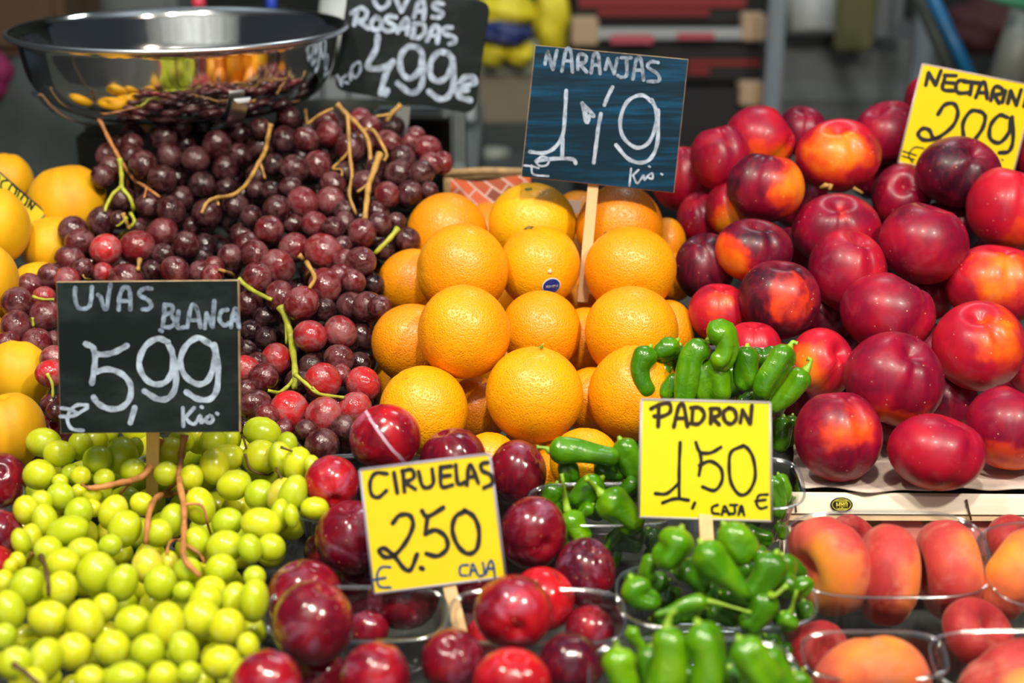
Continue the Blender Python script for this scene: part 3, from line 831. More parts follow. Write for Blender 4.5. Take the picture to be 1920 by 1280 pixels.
# orange calyxes, stem scrap, stickers
def calyx(it, x, y, r, mat, n=5, spiky=True, name='calyx'):
    o = it['o']; c = surf(it, x, y, -.001); nrm = (c - o.location).normalized()
    a = nrm.cross(Vector((0, 0, 1)) if abs(nrm.z) < .95 else Vector((1, 0, 0))).normalized(); b = nrm.cross(a)
    V = [c + nrm * .0022]; F = []
    for k in range(n * 2):
        an = math.pi * k / n; rr = r * (1.0 if k % 2 == 0 else (.45 if spiky else .9))
        V.append(c + (a * math.cos(an) + b * math.sin(an)) * rr + nrm * (.0004 if k % 2 else -.0006))
    m = n * 2
    for k in range(m): F.append((0, 1 + k, 1 + (k + 1) % m))
    V.append(c - nrm * .002)
    for k in range(m): F.append((m + 1, 1 + (k + 1) % m, 1 + k))
    mesh_obj(name, V, F, mat, o, origin=o.location)
calyx(find('orange', 1011, 500), 991, 427, .0062, M['calyx'])
calyx(find('orange', 998, 422), 991, 357, .0060, plain('green_button', (.10, .16, .02), .6), spiky=False)
calyx(find('orange', 1011, 500), 1031, 509, .0032, plain('pale_navel', (.75, .55, .30), .7), spiky=False, name='navel')
calyx(find('orange', 1162, 427), 1136, 437, .003, M['calyx'])
o1 = find('orange', 1002, 740)
tp = surf(o1, 1016, 652, 0)
V, F = join([tube_geo([tp, tp + Vector((-.001, -.001, .002)), tp + Vector((.002, -.001, .0045))], [.0016, .001, .0006], 6),
             tube_geo([tp, tp + Vector((-.003, -.001, .001))], [.0012, .0006], 6)])
mesh_obj('stem_scrap', V, F, M['pepper_stem'], o1['o'], origin=o1['o'].location)

STK_BLUE = plain('sticker_blue', (.004, .03, .22), .3)
STK_WHITE = plain('sticker_white', (.8, .78, .72), .4)
def disc(it, x, y, r, mat, name, lift=.0004, sy=1.0):
    o = it['o']; c0 = surf(it, x, y); nrm = (c0 - o.location).normalized()
    a = nrm.cross(Vector((0, 0, 1))).normalized(); b = a.cross(nrm); b = -b if b.z < 0 else b
    Rr = (c0 - o.location).length
    V = []; F = []
    m = 20
    def sp(u, v):
        p = c0 + a * u + b * v
        return o.location + (p - o.location).normalized() * (Rr + lift)
    V.append(sp(0, 0))
    for ring in (.5, 1.0):
        for k in range(m):
            an = 2 * math.pi * k / m
            V.append(sp(r * ring * math.cos(an), r * ring * sy * math.sin(an)))
    for k in range(m): F.append((0, 1 + k, 1 + (k + 1) % m))
    for k in range(m):
        k2 = (k + 1) % m
        F.append((1 + k, 1 + m + k, 1 + m + k2, 1 + k2))
    st = mesh_obj(name, V, F, mat, o, origin=o.location)
    return st, sp
so = find('orange', 1011, 500)
LETTER = {
 'A': [[(0,0),(.5,1),(1,0)],[(.2,.4),(.8,.4)]], 'C': [[(1,.85),(.6,1),(.1,.7),(.1,.3),(.6,0),(1,.15)]], 'I': [[(.5,0),(.5,1)]],
 'R': [[(.1,0),(.1,1),(.8,.9),(.8,.6),(.1,.5),(.9,0)]], 'T': [[(0,1),(1,1)],[(.5,1),(.5,0)]], 'O': [[(.5,0),(.05,.3),(.05,.7),(.5,1),(.95,.7),(.95,.3),(.5,0)]],
 'S': [[(.95,.85),(.4,1),(.1,.75),(.85,.3),(.55,0),(.05,.15)]], 'M': [[(0,0),(.1,1),(.5,.4),(.9,1),(1,0)]]}
st, sp = disc(so, 1034, 536, .0092, STK_WHITE, 'sticker', .0005, .92)
st2, sp2 = disc(so, 1034, 536, .0082, STK_BLUE, 'sticker_face', .0010, .92)
VF = []
for i, ch in enumerate('CITRICOS'):
    for strk in LETTER[ch]:
        pts = [sp2((-.0060 + i * .00152 + p[0] * .0011), (-.001 + p[1] * .0022)) for p in strk]
        pts = [q + (q - so['o'].location).normalized() * .0003 for q in pts]
        VF.append(tube_geo(pts, .00016, 4))
V, F = join(VF)
mesh_obj('sticker_lettering', V, F, STK_WHITE, so['o'], origin=so['o'].location)
disc(find('orange', 838, 438), 765, 412, .0062, plain('sticker_bright_blue', (.004, .07, .45), .3), 'sticker')

# ------------------------------------------------------------------ grapes gathered in bunches
def grape_mesh(name, el, mat, seed):
    r_ = np.random.default_rng(seed)
    nu, nv = 22, 14
    V = [(0, 0, 1.0)]; F = []
    a = r_.uniform(0, 6.28, 4)
    for i in range(1, nv):
        t = math.pi * i / nv
        for k in range(nu):
            p = 2 * math.pi * k / nu
            R = 1 + .02 * math.sin(2 * p + a[0]) * math.sin(t) ** 2 + .02 * math.cos(2 * t + a[1]) - .05 * math.exp(-(t / .22) ** 2)
            V.append((R * math.sin(t) * math.cos(p), R * math.sin(t) * math.sin(p), R * math.cos(t)))
    V.append((0, 0, -1.0))
    for k in range(nu): F.append((0, 1 + k, 1 + (k + 1) % nu))
    for i in range(nv - 2):
        b0 = 1 + i * nu
        for k in range(nu):
            k2 = (k + 1) % nu
            F.append((b0 + k, b0 + nu + k, b0 + nu + k2, b0 + k2))
    b0 = 1 + (nv - 2) * nu
    for k in range(nu): F.append((len(V) - 1, b0 + (k + 1) % nu, b0 + k))
    me = bpy.data.meshes.new(name)
    me.from_pydata(V, [], F)
    me.polygons.foreach_set('use_smooth', [True] * len(me.polygons))
    me.materials.append(mat)
    return me
RGM = [grape_mesh('red_grape', 1, M['red_grape'], s) for s in range(3)]
WGM = [grape_mesh('white_grape', 1, M['white_grape'], s + 9) for s in range(3)]
RBUNCH = [
 ((260,300), 'red grape bunch at the back left under the steel bowl'),
 ((440,300), 'shaded red grape bunch directly below the middle of the steel bowl'),
 ((640,270), 'red grape bunch with a long forked tan stem, below the bowl rim'),
 ((775,310), 'red grape bunch at the far right around the slate stake, nearest the oranges'),
 ((215,465), 'red grape bunch with one bright red grape and a curly green stem'),
 ((400,440), 'dark red grape bunch in the middle of the heap behind the lower slate'),
 ((590,440), 'red grape bunch of large round berries in the middle right of the heap'),
 ((700,440), 'red grape bunch with a cut green stem touching the back orange'),
 ((600,590), 'red grape bunch hanging right of the lower slate, above the green stalk'),
 ((580,760), 'bright red lowest grape bunch on a thick yellow-green stalk, above the plums'),
 ((60,610), 'small red grape bunch at the left edge lying on the yellow peaches'),
]
WBUNCH = [
 ((160,900), 'white grape bunch at the upper left under the slate, small berries mixed in'),
 ((470,900), 'white grape bunch at the upper right beside the small red plum'),
 ((320,1010), 'white grape bunch in the middle around the brown forked stem'),
 ((90,1130), 'white grape bunch at the lower left edge with a dark bent stem'),
 ((330,1180), 'white grape bunch at the bottom in front, large oval berries'),
]
CQ = cam.rotation_euler.to_quaternion()
def bunches(kind, centers, meshes, name, cat, group, part):
    roots = []
    its = [i for i in heap.it if i['kind'] == kind]
    buckets = [[] for _ in centers]
    for i in its:
        j = min(range(len(centers)), key=lambda j: (i['x'] - centers[j][0][0]) ** 2 + ((i['y'] - centers[j][0][1]) * 1.15) ** 2)
        buckets[j].append(i)
    for (c, lab), b in zip(centers, buckets):
        pts = [W(i['x'], i['y'], i['d']) for i in b]
        cen = sum(pts, Vector((0, 0, 0))) / len(pts)
        cen.z = min(p.z for p in pts)
        r = empty(name, cen)
        tag(r, lab, cat, group)
        for i, p in zip(b, pts):
            me = meshes[random.randrange(3)]
            o = bpy.data.objects.new(part, me)
            COL.objects.link(o)
            k = i['d'] / FX
            # long axis in local z: lay it along the longer pixel radius
            rx, ry = i['rx'], i['ry']
            if rx == ry and kind == 'rg':
                ry = rx * random.uniform(1.0, 1.10)
            rm = (rx + ry) / 2
            if kind == 'wg':
                rot = CQ.to_matrix() @ Matrix.Rotation(random.uniform(-.35, .35) if abs(rx - ry) > 3 else random.uniform(-1, 1), 3, 'Z') @ Matrix.Rotation(-math.pi / 2, 3, 'X')
                o.scale = (rx * k, rm * .96 * k, ry * k)
            else:
                rot = CQ.to_matrix() @ Matrix.Rotation(random.uniform(-1.5, 1.5), 3, 'Z') @ Matrix.Rotation(-math.pi / 2 + random.uniform(-.6, .9), 3, 'X')
                o.scale = (rx * .99 * k, rx * .99 * k, ry * k)
            o.rotation_euler = rot.to_euler()
            o.parent = r
            o.location = p - cen
            o['tone'] = i['tone'] * (0.55 if (i['y'] < 415 and i['x'] < 560) else 0.8 if i['y'] < 415 else 1.0)  # back berries darkened in colour for the bowl's shadow
        roots.append(r)
    return roots
RB = bunches('rg', RBUNCH, RGM, 'red_grape_bunch', 'grapes', 'red grape bunches heaped behind the lower slate', 'red_grape')
WB = bunches('wg', WBUNCH, WGM, 'white_grape_bunch', 'grapes', 'white grape bunches in the lower left', 'white_grape')

def front_depth(x, y):
    """depth of the nearest heap item covering a pixel"""
    best = None
    for i in heap.it:
        q = 1 - ((x - i['x']) / i['rx']) ** 2 - ((y - i['y']) / i['ry']) ** 2
        if q > 0:
            d = i['d'] - math.sqrt(q) * (i['rx'] + i['ry']) / 2 * i['d'] / FX
            if best is None or d < best: best = d
    return best
def stalk(root, mat, paths, name='stem', lift=.003):
    parts = []
    for pts, w in paths:
        P = spline([np.array(p[:2]) for p in pts], 5)
        ds = []
        for p in P:
            f = front_depth(p[0], p[1])
            ds.append(f if f is not None else None)
        known = [v for v in ds if v is not None]
        m0 = D0(P[0][1]) if not known else sum(known) / len(known)
        ds = [v if v is not None else m0 for v in ds]
        # keep a stiff smooth line in front of what it crosses
        sm = []
        for i in range(len(ds)):
            lo, hi = max(0, i - 3), min(len(ds), i + 4)
            sm.append(min(ds[lo:hi]))
        sm2 = [sum(sm[max(0, i - 3):i + 4]) / len(sm[max(0, i - 3):i + 4]) for i in range(len(sm))]
        rad = w / 2 * sm2[0] / FX
        Q = [W(p[0], p[1], v - lift) for p, v in zip(P, sm2)]
        n = len(Q)
        rr = [rad * (1.25 if i in (0,) else 1.0) * (1 - .25 * i / n) * (1 + .12 * math.sin(i * 1.7)) for i in range(n)]
        V, F = tube_geo(Q, rr, 8)
        mesh_obj(name, V, F, mat, root, origin=root.location)

stalk(RB[0], M['stem_brown'], [([(186,222),(205,262),(226,300),(247,332),(275,352),(300,370)], 8), ([(236,330),(240,350)], 5), ([(252,335),(256,362)], 5), ([(275,352),(270,372)], 5)])
stalk(RB[4], M['stem_green'], [([(224,297),(228,330),(229,352),(243,370),(250,392),(245,408)], 9), ([(228,350),(212,364),(200,385),(197,397)], 8), ([(245,400),(252,415),(242,428),(228,440),(222,445)], 7), ([(239,407),(226,420),(218,424)], 5)])
stalk(RB[4], M['stem_tan'], [([(230,400),(236,415),(243,430)], 9), ([(262,487),(259,505)], 9), ([(155,515),(160,522),(172,523)], 4)], 'stem_stub')
stalk(RB[1], M['stem_tan'], [([(508,232),(502,260),(497,284),(486,304),(472,330),(458,350),(435,366),(405,371),(388,380),(378,400)], 9), ([(486,300),(492,318),(497,335)], 6), ([(406,371),(410,385)], 6)])
stalk(RB[2], M['stem_tan'], [([(632,195),(648,212),(672,235),(690,262),(695,300)], 10), ([(684,243),(700,245),(715,268),(725,290),(720,302)], 8), ([(652,215),(654,250),(656,290),(660,330),(655,365),(668,402)], 8), ([(655,283),(640,300),(624,316),(640,318),(641,330)], 6), ([(575,234),(600,215),(625,203)], 6), ([(572,205),(576,232)], 6)])
stalk(RB[3], M['stem_tan'], [([(752,197),(735,212),(725,228)], 10), ([(730,215),(705,218)], 6)])
stalk(RB[7], M['stem_tan'], [([(712,289),(702,318),(692,345),(688,375),(684,410)], 13), ([(692,345),(670,360)], 7)], 'stem_stub')
stalk(RB[7], M['stem_green'], [([(746,428),(730,448),(703,475)], 11)])
stalk(RB[8], M['stem_green'], [([(446,523),(470,542),(500,558),(510,562)], 10), ([(525,575),(538,600),(546,640),(553,690),(552,730)], 14), ([(536,600),(537,645)], 6), ([(553,700),(548,715),(525,735),(502,732)], 9), ([(553,702),(575,720),(598,738),(645,745)], 8), ([(600,740),(585,725)], 6)])
stalk(RB[8], M['stem_tan'], [([(560,478),(575,492),(585,505),(572,520)], 10), ([(575,492),(590,520),(580,540)], 9), ([(445,520),(430,512),(410,505)], 8)], 'stem_hub')
stalk(RB[10], M['stem_green'], [([(62,556),(80,561),(102,561)], 6), ([(62,595),(62,612)], 7), ([(88,700),(98,720),(99,745)], 7)])
stalk(WB[0], M['stem_brown'], [([(300,822),(290,855),(272,888),(250,900),(225,905),(190,913),(165,915)], 14), ([(250,900),(225,925)], 6), ([(165,915),(152,908)], 6)])
stalk(WB[2], M['stem_brown'], [([(346,815),(340,855),(336,900),(345,950),(345,1000),(345,1045),(375,1080)], 13), ([(325,925),(295,932),(280,960),(273,1020)], 13), ([(338,898),(318,915),(300,928)], 8), ([(345,945),(378,948),(390,985),(395,1000)], 6), ([(345,1012),(320,1015),(312,1040)], 7), ([(346,1020),(370,1035),(385,1055)], 8), ([(325,925),(355,920)], 5)])
stalk(WB[1], M['stem_dark'], [([(459,850),(470,880),(500,890),(512,885)], 5), ([(518,878),(527,895)], 5), ([(527,838),(548,846)], 5), ([(455,815),(462,840)], 5)])
stalk(WB[3], M['stem_dark'], [([(77,1042),(88,1075),(92,1118)], 9), ([(25,1245),(50,1262),(75,1285)], 11)])
stalk(WB[3], M['stem_tan'], [([(62,1035),(50,1055)], 7)], 'stem_stub')

# ================================================================== PRICE SIGNS
class Board:
    def __init__(s, name, corners, d, nrm, thick, face, edge, label, round_px=0, group=None, category='sign'):
        cx = sum(c[0] for c in corners) / 4; cy = sum(c[1] for c in corners) / 4
        s.P0 = W(cx, cy, d); s.n = camvec(nrm); s.d = d
        s.root = empty(name, s.P0)
        tag(s.root, label, category, group)
        pts = []
        if round_px:
            m = len(corners)
            for i in range(m):
                p0 = np.array(corners[i - 1], float); p1 = np.array(corners[i], float); p2 = np.array(corners[(i + 1) % m], float)
                a = p1 + (p0 - p1) / np.linalg.norm(p0 - p1) * round_px; b = p1 + (p2 - p1) / np.linalg.norm(p2 - p1) * round_px
                for t in np.linspace(0, 1, 7):
                    pts.append((1 - t) ** 2 * a + 2 * t * (1 - t) * p1 + t * t * b)
        else: pts = [np.array(c, float) for c in corners]
        F0 = [s.hit(p[0], p[1], 0) for p in pts]
        ins = .0008
        cen = sum(F0, Vector((0, 0, 0))) / len(F0)
        Fi = [p + (cen - p).normalized() * ins for p in F0]
        m = len(F0)
        V = [p for p in Fi] + [p - s.n * ins for p in F0] + [p - s.n * thick for p in F0]
        Fc = [tuple(range(m))] ; mi = [0]
        if (Fi[1] - Fi[0]).cross(Fi[2] - Fi[1]).dot(s.n) < 0: Fc = [tuple(range(m))[::-1]]
        for i in range(m):
            j = (i + 1) % m
            Fc.append((i, j, m + j, m + i)); mi.append(1)
            Fc.append((m + i, m + j, 2 * m + j, 2 * m + i)); mi.append(1)
        Fc.append(tuple(range(2 * m, 3 * m))); mi.append(1)
        mesh_obj('board', V, Fc, None, s.root, smooth_=False, origin=s.P0, mats=[face, edge], fmat=mi)
        s.F0 = F0; s.thick = thick
    def hit(s, x, y, lift=0.0006):
        dr = W(x, y, 1.0) - EYE
        t = ((s.P0 + s.n * lift - EYE).dot(s.n)) / dr.dot(s.n)
        return EYE + dr * t
    def write(s, name, strokes, mat, wpx, f=1.0, off=(0, 0), lift=.0005, raw=False):
        if name == 'small_lettering':
            order = sorted(strokes, key=lambda st: sum(p[0] for p in st) / len(st))
            mx = [sum(p[0] for p in st) / len(st) / f for st in order]
            g = max(range(1, len(mx)), key=lambda i: mx[i] - mx[i - 1]) if len(mx) > 1 else 0
            if g and mx[g] - mx[g - 1] > 22:
                s.write('lettering', order[:g], mat, wpx, f, off, lift)
                s.write('lettering', order[g:], mat, wpx, f, off, lift)
                return
        V = []; F = []
        w = wpx / 2 / FX * s.d
        for si, st in enumerate(strokes):
            pts = [(p[0] / f + off[0], p[1] / f + off[1]) for p in st]
            P = spline(pts, 5) if len(pts) > 2 else [np.array(p, float) for p in pts]
            if len(pts) == 1: P = [np.array(pts[0]), np.array(pts[0]) + (0.5, 0.5)]
            Q = [s.hit(p[0], p[1], lift + .00003 * si) for p in P]
            n = len(Q); base = len(V)
            for i, q in enumerate(Q):
                t = (Q[min(i + 1, n - 1)] - Q[max(i - 1, 0)]).normalized()
                b = s.n.cross(t)
                ww = w * (1 + .10 * math.sin(i * 1.3 + si))
                V.append(q + b * ww); V.append(q - b * ww)
            for i in range(n - 1):
                F.append((base + 2 * i, base + 2 * i + 1, base + 2 * i + 3, base + 2 * i + 2))
            for e in (0, n - 1):
                t = (Q[min(e + 1, n - 1)] - Q[max(e - 1, 0)]).normalized() * (-1 if e == 0 else 1)
                b = s.n.cross(t); c0 = len(V)
                for k in range(7):
                    a = math.pi * k / 6 - math.pi / 2
                    V.append(Q[e] + (t * math.cos(a) + b * math.sin(a)) * w)
                F.append(tuple(range(c0, c0 + 7)))
        mesh_obj(name, V, F, mat, s.root, smooth_=False, origin=s.P0)
    def border(s, mat, r=.0011):
        P = s.F0 + [s.F0[0]]
        parts = [tube_geo([P[i] - s.n * r * .5, P[i + 1] - s.n * r * .5], r, 6) for i in range(len(s.F0))]
        V, F = join(parts)
        mesh_obj('sleeve_edge', V, F, mat, s.root, origin=s.P0)
    def stake(s, x1, y1, x2, y2, d2, wpx, mat, name='stake'):
        a = s.hit(x1, y1, -s.thick - .0015); b = W(x2, y2, d2)
        w = wpx / 2 / FX * s.d
        t = (b - a).normalized(); sd = t.cross(s.n).normalized(); nn = sd.cross(t)
        V = []
        for p in (a, b):
            for u, v in ((-1, -1), (1, -1), (1, 1), (-1, 1)):
                V.append(p + sd * w * u + nn * .0015 * v)
        F = [(0, 1, 2, 3), (7, 6, 5, 4)] + [(i, (i + 1) % 4, 4 + (i + 1) % 4, 4 + i) for i in range(4)]
        mesh_obj(name, V, F, mat, s.root, smooth_=False, origin=s.P0)

# --- UVAS BLANCA 5,99
b1 = Board('price_sign', [(105,528),(447,525),(450,810),(113,813)], 1.085, (0.02,-.10,1), .006, M['slate'], M['wood_edge'],
           'black slate sign chalked UVAS BLANCA 5,99 standing in the white grapes', group=None)
f, o_ = 3.048, (0, 400)
b1.write('name_lettering', [[(430,425),(428,480),(445,535),(480,545),(510,530),(522,480),(525,420)], [(560,465),(575,480),(595,540),(610,540),(620,470),(632,405)],
  [(678,550),(682,480),(705,425),(735,430),(745,480),(745,550)], [(690,500),(740,500)], [(865,430),(830,428),(800,445),(800,470),(840,490),(865,520),(850,545),(815,548)],
  [(940,520),(938,580),(930,640)], [(940,525),(980,525),(985,560),(945,580)], [(985,590),(1000,625),(970,650),(930,645)], [(1020,560),(1015,650),(1055,650)],
  [(1070,650),(1085,560),(1105,520),(1130,560),(1145,650)], [(1080,610),(1135,610)], [(1170,655),(1180,570)], [(1180,570),(1215,650)], [(1215,650),(1225,500)],
  [(1300,550),(1265,560),(1255,610),(1285,640),(1310,625)], [(1320,650),(1330,580),(1350,545),(1365,650)], [(1328,610),(1362,610)], [(915,668),(925,672)]], M['chalk_faded'], 8, f, o_)
b1.write('price_lettering', [[(490,745),(530,765),(545,800),(600,805),(660,790),(725,755)], [(545,800),(540,880),(525,970)], [(548,905),(620,890),(700,920),(745,980),(740,1060),(690,1110),(620,1115),(560,1085),(535,1050)],
  [(770,1110),(745,1195)], [(960,735),(900,715),(830,760),(795,850),(820,930),(880,975),(950,960),(985,890),(985,800),(955,735)], [(985,800),(1005,900),(1000,1000),(960,1055),(900,1060),(825,1015)],
  [(1190,740),(1130,710),(1060,760),(1030,850),(1060,930),(1130,975),(1190,950),(1225,850),(1225,770),(1185,735)], [(1225,750),(1245,860),(1240,1000),(1200,1060),(1130,1060),(1065,1020)]], M['chalk'], 11, f, o_)
b1.write('small_lettering', [[(500,1095),(440,1095),(400,1130),(385,1180),(410,1230),(475,1240)], [(345,1160),(420,1155),(500,1110)], [(350,1112),(400,1120),(440,1140)],
  [(1045,1110),(1048,1215)], [(1110,1110),(1060,1165)], [(1060,1165),(1085,1195),(1115,1200),(1145,1155),(1150,1195),(1175,1175)], [(1150,1105),(1156,1108)], [(1200,1155),(1178,1172),(1185,1195),(1212,1190),(1215,1165),(1200,1155)], [(1238,1142),(1244,1146)]], M['chalk'], 6.8, f, o_)
b1.stake(287, 790, 286, 925, 1.15, 24, M['wood'])

# --- UVAS ROSADAS 4,99
b2 = Board('price_sign', [(655,-38),(920,4),(888,214),(626,168)], 1.60, (-.05,-.15,1), .005, M['slate'], M['black_plastic'],
           'dark slate sign with rounded corners chalked UVAS ROSADAS 4,99 right of the steel bowl', round_px=22)
f, o_ = 2.8235, (620, 0)
b2.write('name_lettering', [[(230,-30),(232,10),(262,45),(300,25),(318,-25)], [(335,-30),(375,60)], [(375,60),(415,-20)], [(440,90),(465,15),(490,5),(497,60),(492,100)], [(455,60),(492,60)],
  [(595,20),(555,15),(545,40),(590,65),(580,90),(540,90)], [(125,130),(140,60)], [(110,70),(160,42),(190,60),(180,100),(140,108)], [(140,108),(200,150)],
  [(240,88),(215,120),(225,155),(258,152),(270,115),(240,88)], [(345,90),(305,85),(295,110),(330,130),(340,150),(305,165),(280,155)], [(355,170),(390,105),(410,110),(405,180)], [(372,148),(405,152)],
  [(445,125),(435,195)], [(440,125),(490,130),(498,170),(465,200),(430,195)], [(510,215),(545,140),(570,150),(565,225)], [(528,185),(565,190)], [(640,145),(600,150),(600,178),(650,195),(660,220),(630,232)]], M['chalk'], 9, f, o_)
b2.write('price_lettering', [[(250,190),(240,260),(195,350),(260,362),(330,330)], [(330,325),(290,400),(265,495)], [(300,478),(290,500)],
  [(460,250),(410,248),(370,300),(375,380),(420,415),(470,370),(485,290),(460,250)], [(485,290),(490,400),(470,470),(420,490),(355,440)],
  [(620,280),(570,278),(530,330),(530,400),(570,430),(620,400),(645,320),(620,280)], [(645,310),(652,420),(630,500),(580,525),(520,485)],
  [(670,460),(760,440),(755,410),(710,410),(675,460),(680,510),(740,530)], [(660,482),(725,475)]], M['chalk'], 11, f, o_)
b2.write('small_lettering', [[(35,400),(58,452)], [(80,400),(52,425),(92,440)], [(100,385),(106,422)], [(130,335),(155,332),(155,380),(125,410),(110,365),(130,335)]], M['chalk'], 5, f, o_)
b2.stake(757, 200, 745, 320, 1.60, 26, M['black_plastic'])

# --- NARANJAS 1'19
b3 = Board('price_sign', [(1003,84),(1291,111),(1264,362),(977,331)], 1.355, (0,-.12,1), .005, M['slate_blue'], M['wood_edge'],
           "blue board with peeling chalk letters NARANJAS 1'19 on a wooden stake above the oranges")
f, o_ = 3.0, (840, 0)
b3.write('name_lettering', [[(545,360),(560,290)], [(560,290),(590,390)], [(590,390),(612,285)], [(640,400),(665,280),(690,290),(700,405)], [(650,340),(695,345)], [(730,390),(735,310),(775,315),(770,350),(735,355)], [(737,355),(780,405)],
  [(805,410),(820,310),(845,310),(855,415)], [(810,365),(850,365)], [(885,390),(900,330)], [(900,330),(935,415)], [(935,415),(952,330)], [(975,325),(1030,325)], [(1004,330),(1005,420),(975,435),(955,425)],
  [(1040,445),(1060,335),(1085,335),(1100,450)], [(1050,395),(1095,395)], [(1182,352),(1140,348),(1125,378),(1180,418),(1185,455),(1125,458)]], M['chalk_faded'], 6.5, f, o_)
b3.write('price_lettering', [[(665,510),(658,640),(645,760),(600,830),(540,860),(460,853)], [(645,780),(642,885)], [(500,905),(600,892),(700,895),(718,918)],
  [(755,580),(780,690),(797,650),(820,650),(757,585)], [(772,620),(785,680)], [(925,490),(900,540),(880,590)], [(860,640),(845,720),(835,800),(820,915)],
  [(1150,575),(1090,535),(1010,570),(970,670),(985,770),(1060,830),(1130,800),(1170,700),(1170,620),(1145,562)], [(1182,620),(1178,800),(1140,890),(1080,915),(1010,890),(945,815)]], M['chalk'], 7, f, o_)
b3.write('small_lettering', [[(490,905),(530,880),(568,895),(555,928),(515,932),(490,905)], [(430,930),(470,935),(510,945)], [(470,930),(480,980),(565,990)],
  [(1030,948),(1020,1045)], [(1072,955),(1040,985)], [(1040,985),(1065,1030),(1100,985),(1105,1012),(1128,985),(1150,975),(1150,1005),(1130,1000)], [(1130,935),(1136,938)], [(1200,978),(1206,982)]], M['chalk'], 3.8, f, o_)
b3.stake(1113, 338, 1092, 566, 1.372, 20, M['wood'])

# --- NECTARINA 2,99
b4 = Board('price_sign', [(1730,120),(1941,161),(1895,345),(1684,304)], 1.475, (0,-.15,1), .002, M['yellow_card'], M['card_edge'],
           'yellow price card lettered NECTARINA at the upper right behind the dark nectarine')
f, o_ = 2.8235, (1240, 0)
b4.write('name_lettering', [[(1400,450),(1415,385)], [(1415,385),(1452,450)], [(1452,450),(1480,375)], [(1505,398),(1490,470),(1550,480)], [(1500,398),(1560,400)], [(1495,435),(1550,440)],
  [(1620,432),(1580,425),(1560,455),(1572,490),(1625,490)], [(1600,430),(1690,440)], [(1645,435),(1635,500)], [(1665,515),(1695,440),(1715,445),(1725,520)], [(1675,490),(1725,490)],
  [(1745,530),(1765,460),(1805,470),(1798,495),(1760,500)], [(1760,500),(1788,545)], [(1822,480),(1806,540)], [(1835,545),(1850,480)], [(1850,480),(1880,555)], [(1880,555),(1905,475)], [(1920,560),(1945,492),(1965,500),(1960,575)], [(1930,535),(1960,540)]], M['ink'], 7.6, f, o_)
b4.write('price_lettering', [[(1465,605),(1500,555),(1550,550),(1570,600),(1540,670),(1460,730),(1390,740),(1360,710),(1385,680),(1420,690),(1440,730),(1475,725)],
  [(1600,725),(1598,650),(1640,588),(1690,590)], [(1700,595),(1715,620),(1700,680),(1655,745)], [(1830,620),(1790,610),(1745,660),(1740,730),(1790,755),(1840,700),(1850,625)], [(1858,620),(1862,740),(1840,800),(1790,808)]], M['ink'], 8, f, o_)
b4.write('small_lettering', [[(1390,785),(1340,780),(1310,820),(1330,860)], [(1280,800),(1350,822)], [(1275,825),(1340,845)], [(1802,843),(1808,847)]], M['ink'], 2.8, f, o_)
b4.border(plain('clear_grey_edge', (.45,.36,.34), .3))
b4.stake(1795, 315, 1785, 420, 1.50, 20, M['wood'])

# --- CIRUELAS 2.50
b5 = Board('price_sign', [(675,881),(918,851),(948,1081),(701,1113)], 1.00, (0,.02,1), .002, M['yellow_card'], M['card_edge'],
           'yellow price card lettered CIRUELAS 2.50 CAJA on a stake among the plums')
f, o_ = 2.37, (420, 740)
b5.write('name_lettering', [[(725,350),(675,347),(650,385),(655,440),(685,455),(722,425)], [(755,345),(770,435)], [(795,335),(802,430)], [(790,338),(835,332),(842,368),(800,388)], [(803,388),(850,418)],
  [(865,340),(880,400),(905,412),(930,390),(925,330)], [(962,320),(967,405),(1015,400)], [(962,322),(1010,316)], [(965,362),(1005,357)], [(1030,310),(1040,393),(1075,385)],
  [(1080,400),(1087,322),(1102,318),(1130,390)], [(1087,365),(1120,360)], [(1172,300),(1145,305),(1147,335),(1185,355),(1192,392),(1155,412)]], M['ink'], 8, f, o_)
b5.write('price_lettering', [[(750,570),(780,535),(825,535),(840,580),(810,650),(760,710),(715,720),(690,692),(715,682),(760,720),(800,770),(830,775),(858,708)], [(874,768),(884,772)],
  [(880,515),(905,540),(975,500)], [(905,540),(895,615)], [(895,618),(940,600),(985,630),(992,680),(950,715),(900,705)],
  [(1075,515),(1030,540),(1015,600),(1040,670),(1085,705),(1125,680),(1133,600),(1110,540),(1068,512)]], M['ink'], 9, f, o_)
b5.write('small_lettering', [[(740,765),(700,765),(680,800),(690,850),(740,855)], [(660,822),(718,812)], [(1085,755),(1052,760),(1050,798),(1080,802)], [(1093,802),(1105,750),(1127,798)], [(1100,780),(1122,778)],
  [(1150,745),(1157,795),(1135,805)], [(1165,795),(1180,742),(1195,745),(1205,815)], [(1172,772),(1198,770)]], M['ink_glare'], 4.6, f, o_)
b5.border(plain('violet_grey_edge', (.30,.28,.36), .3))
b5.stake(842, 1095, 866, 1192, .985, 24, M['wood'])

# --- PADRON 1,50
b6 = Board('price_sign', [(1203,749),(1444,755),(1447,977),(1198,969)], 1.045, (0,-.05,1), .002, M['lemon_card'], M['card_edge'],
           'lemon yellow price card lettered PADRON 1,50 CAJA in front of the pepper punnets')
f, o_ = 2.56, (1240, 600)
b6.write('name_lettering', [[(-12,410),(-15,510)], [(-50,425),(-10,405),(38,400),(42,440),(0,462),(-35,460)], [(60,512),(85,412),(108,412),(125,510)], [(68,470),(120,470)], [(152,420),(147,490)],
  [(142,420),(185,420),(207,455),(182,495),(140,495)], [(240,425),(237,495)], [(235,425),(275,425),(277,455),(240,465)], [(242,465),(278,500)], [(325,420),(300,440),(305,480),(335,497),(360,470),(350,430),(322,420)],
  [(380,490),(390,430)], [(390,430),(425,495)], [(428,495),(435,410)]], M['ink_brown'], 7.6, f, o_)
f, o_ = 2.559, (1000, 780)
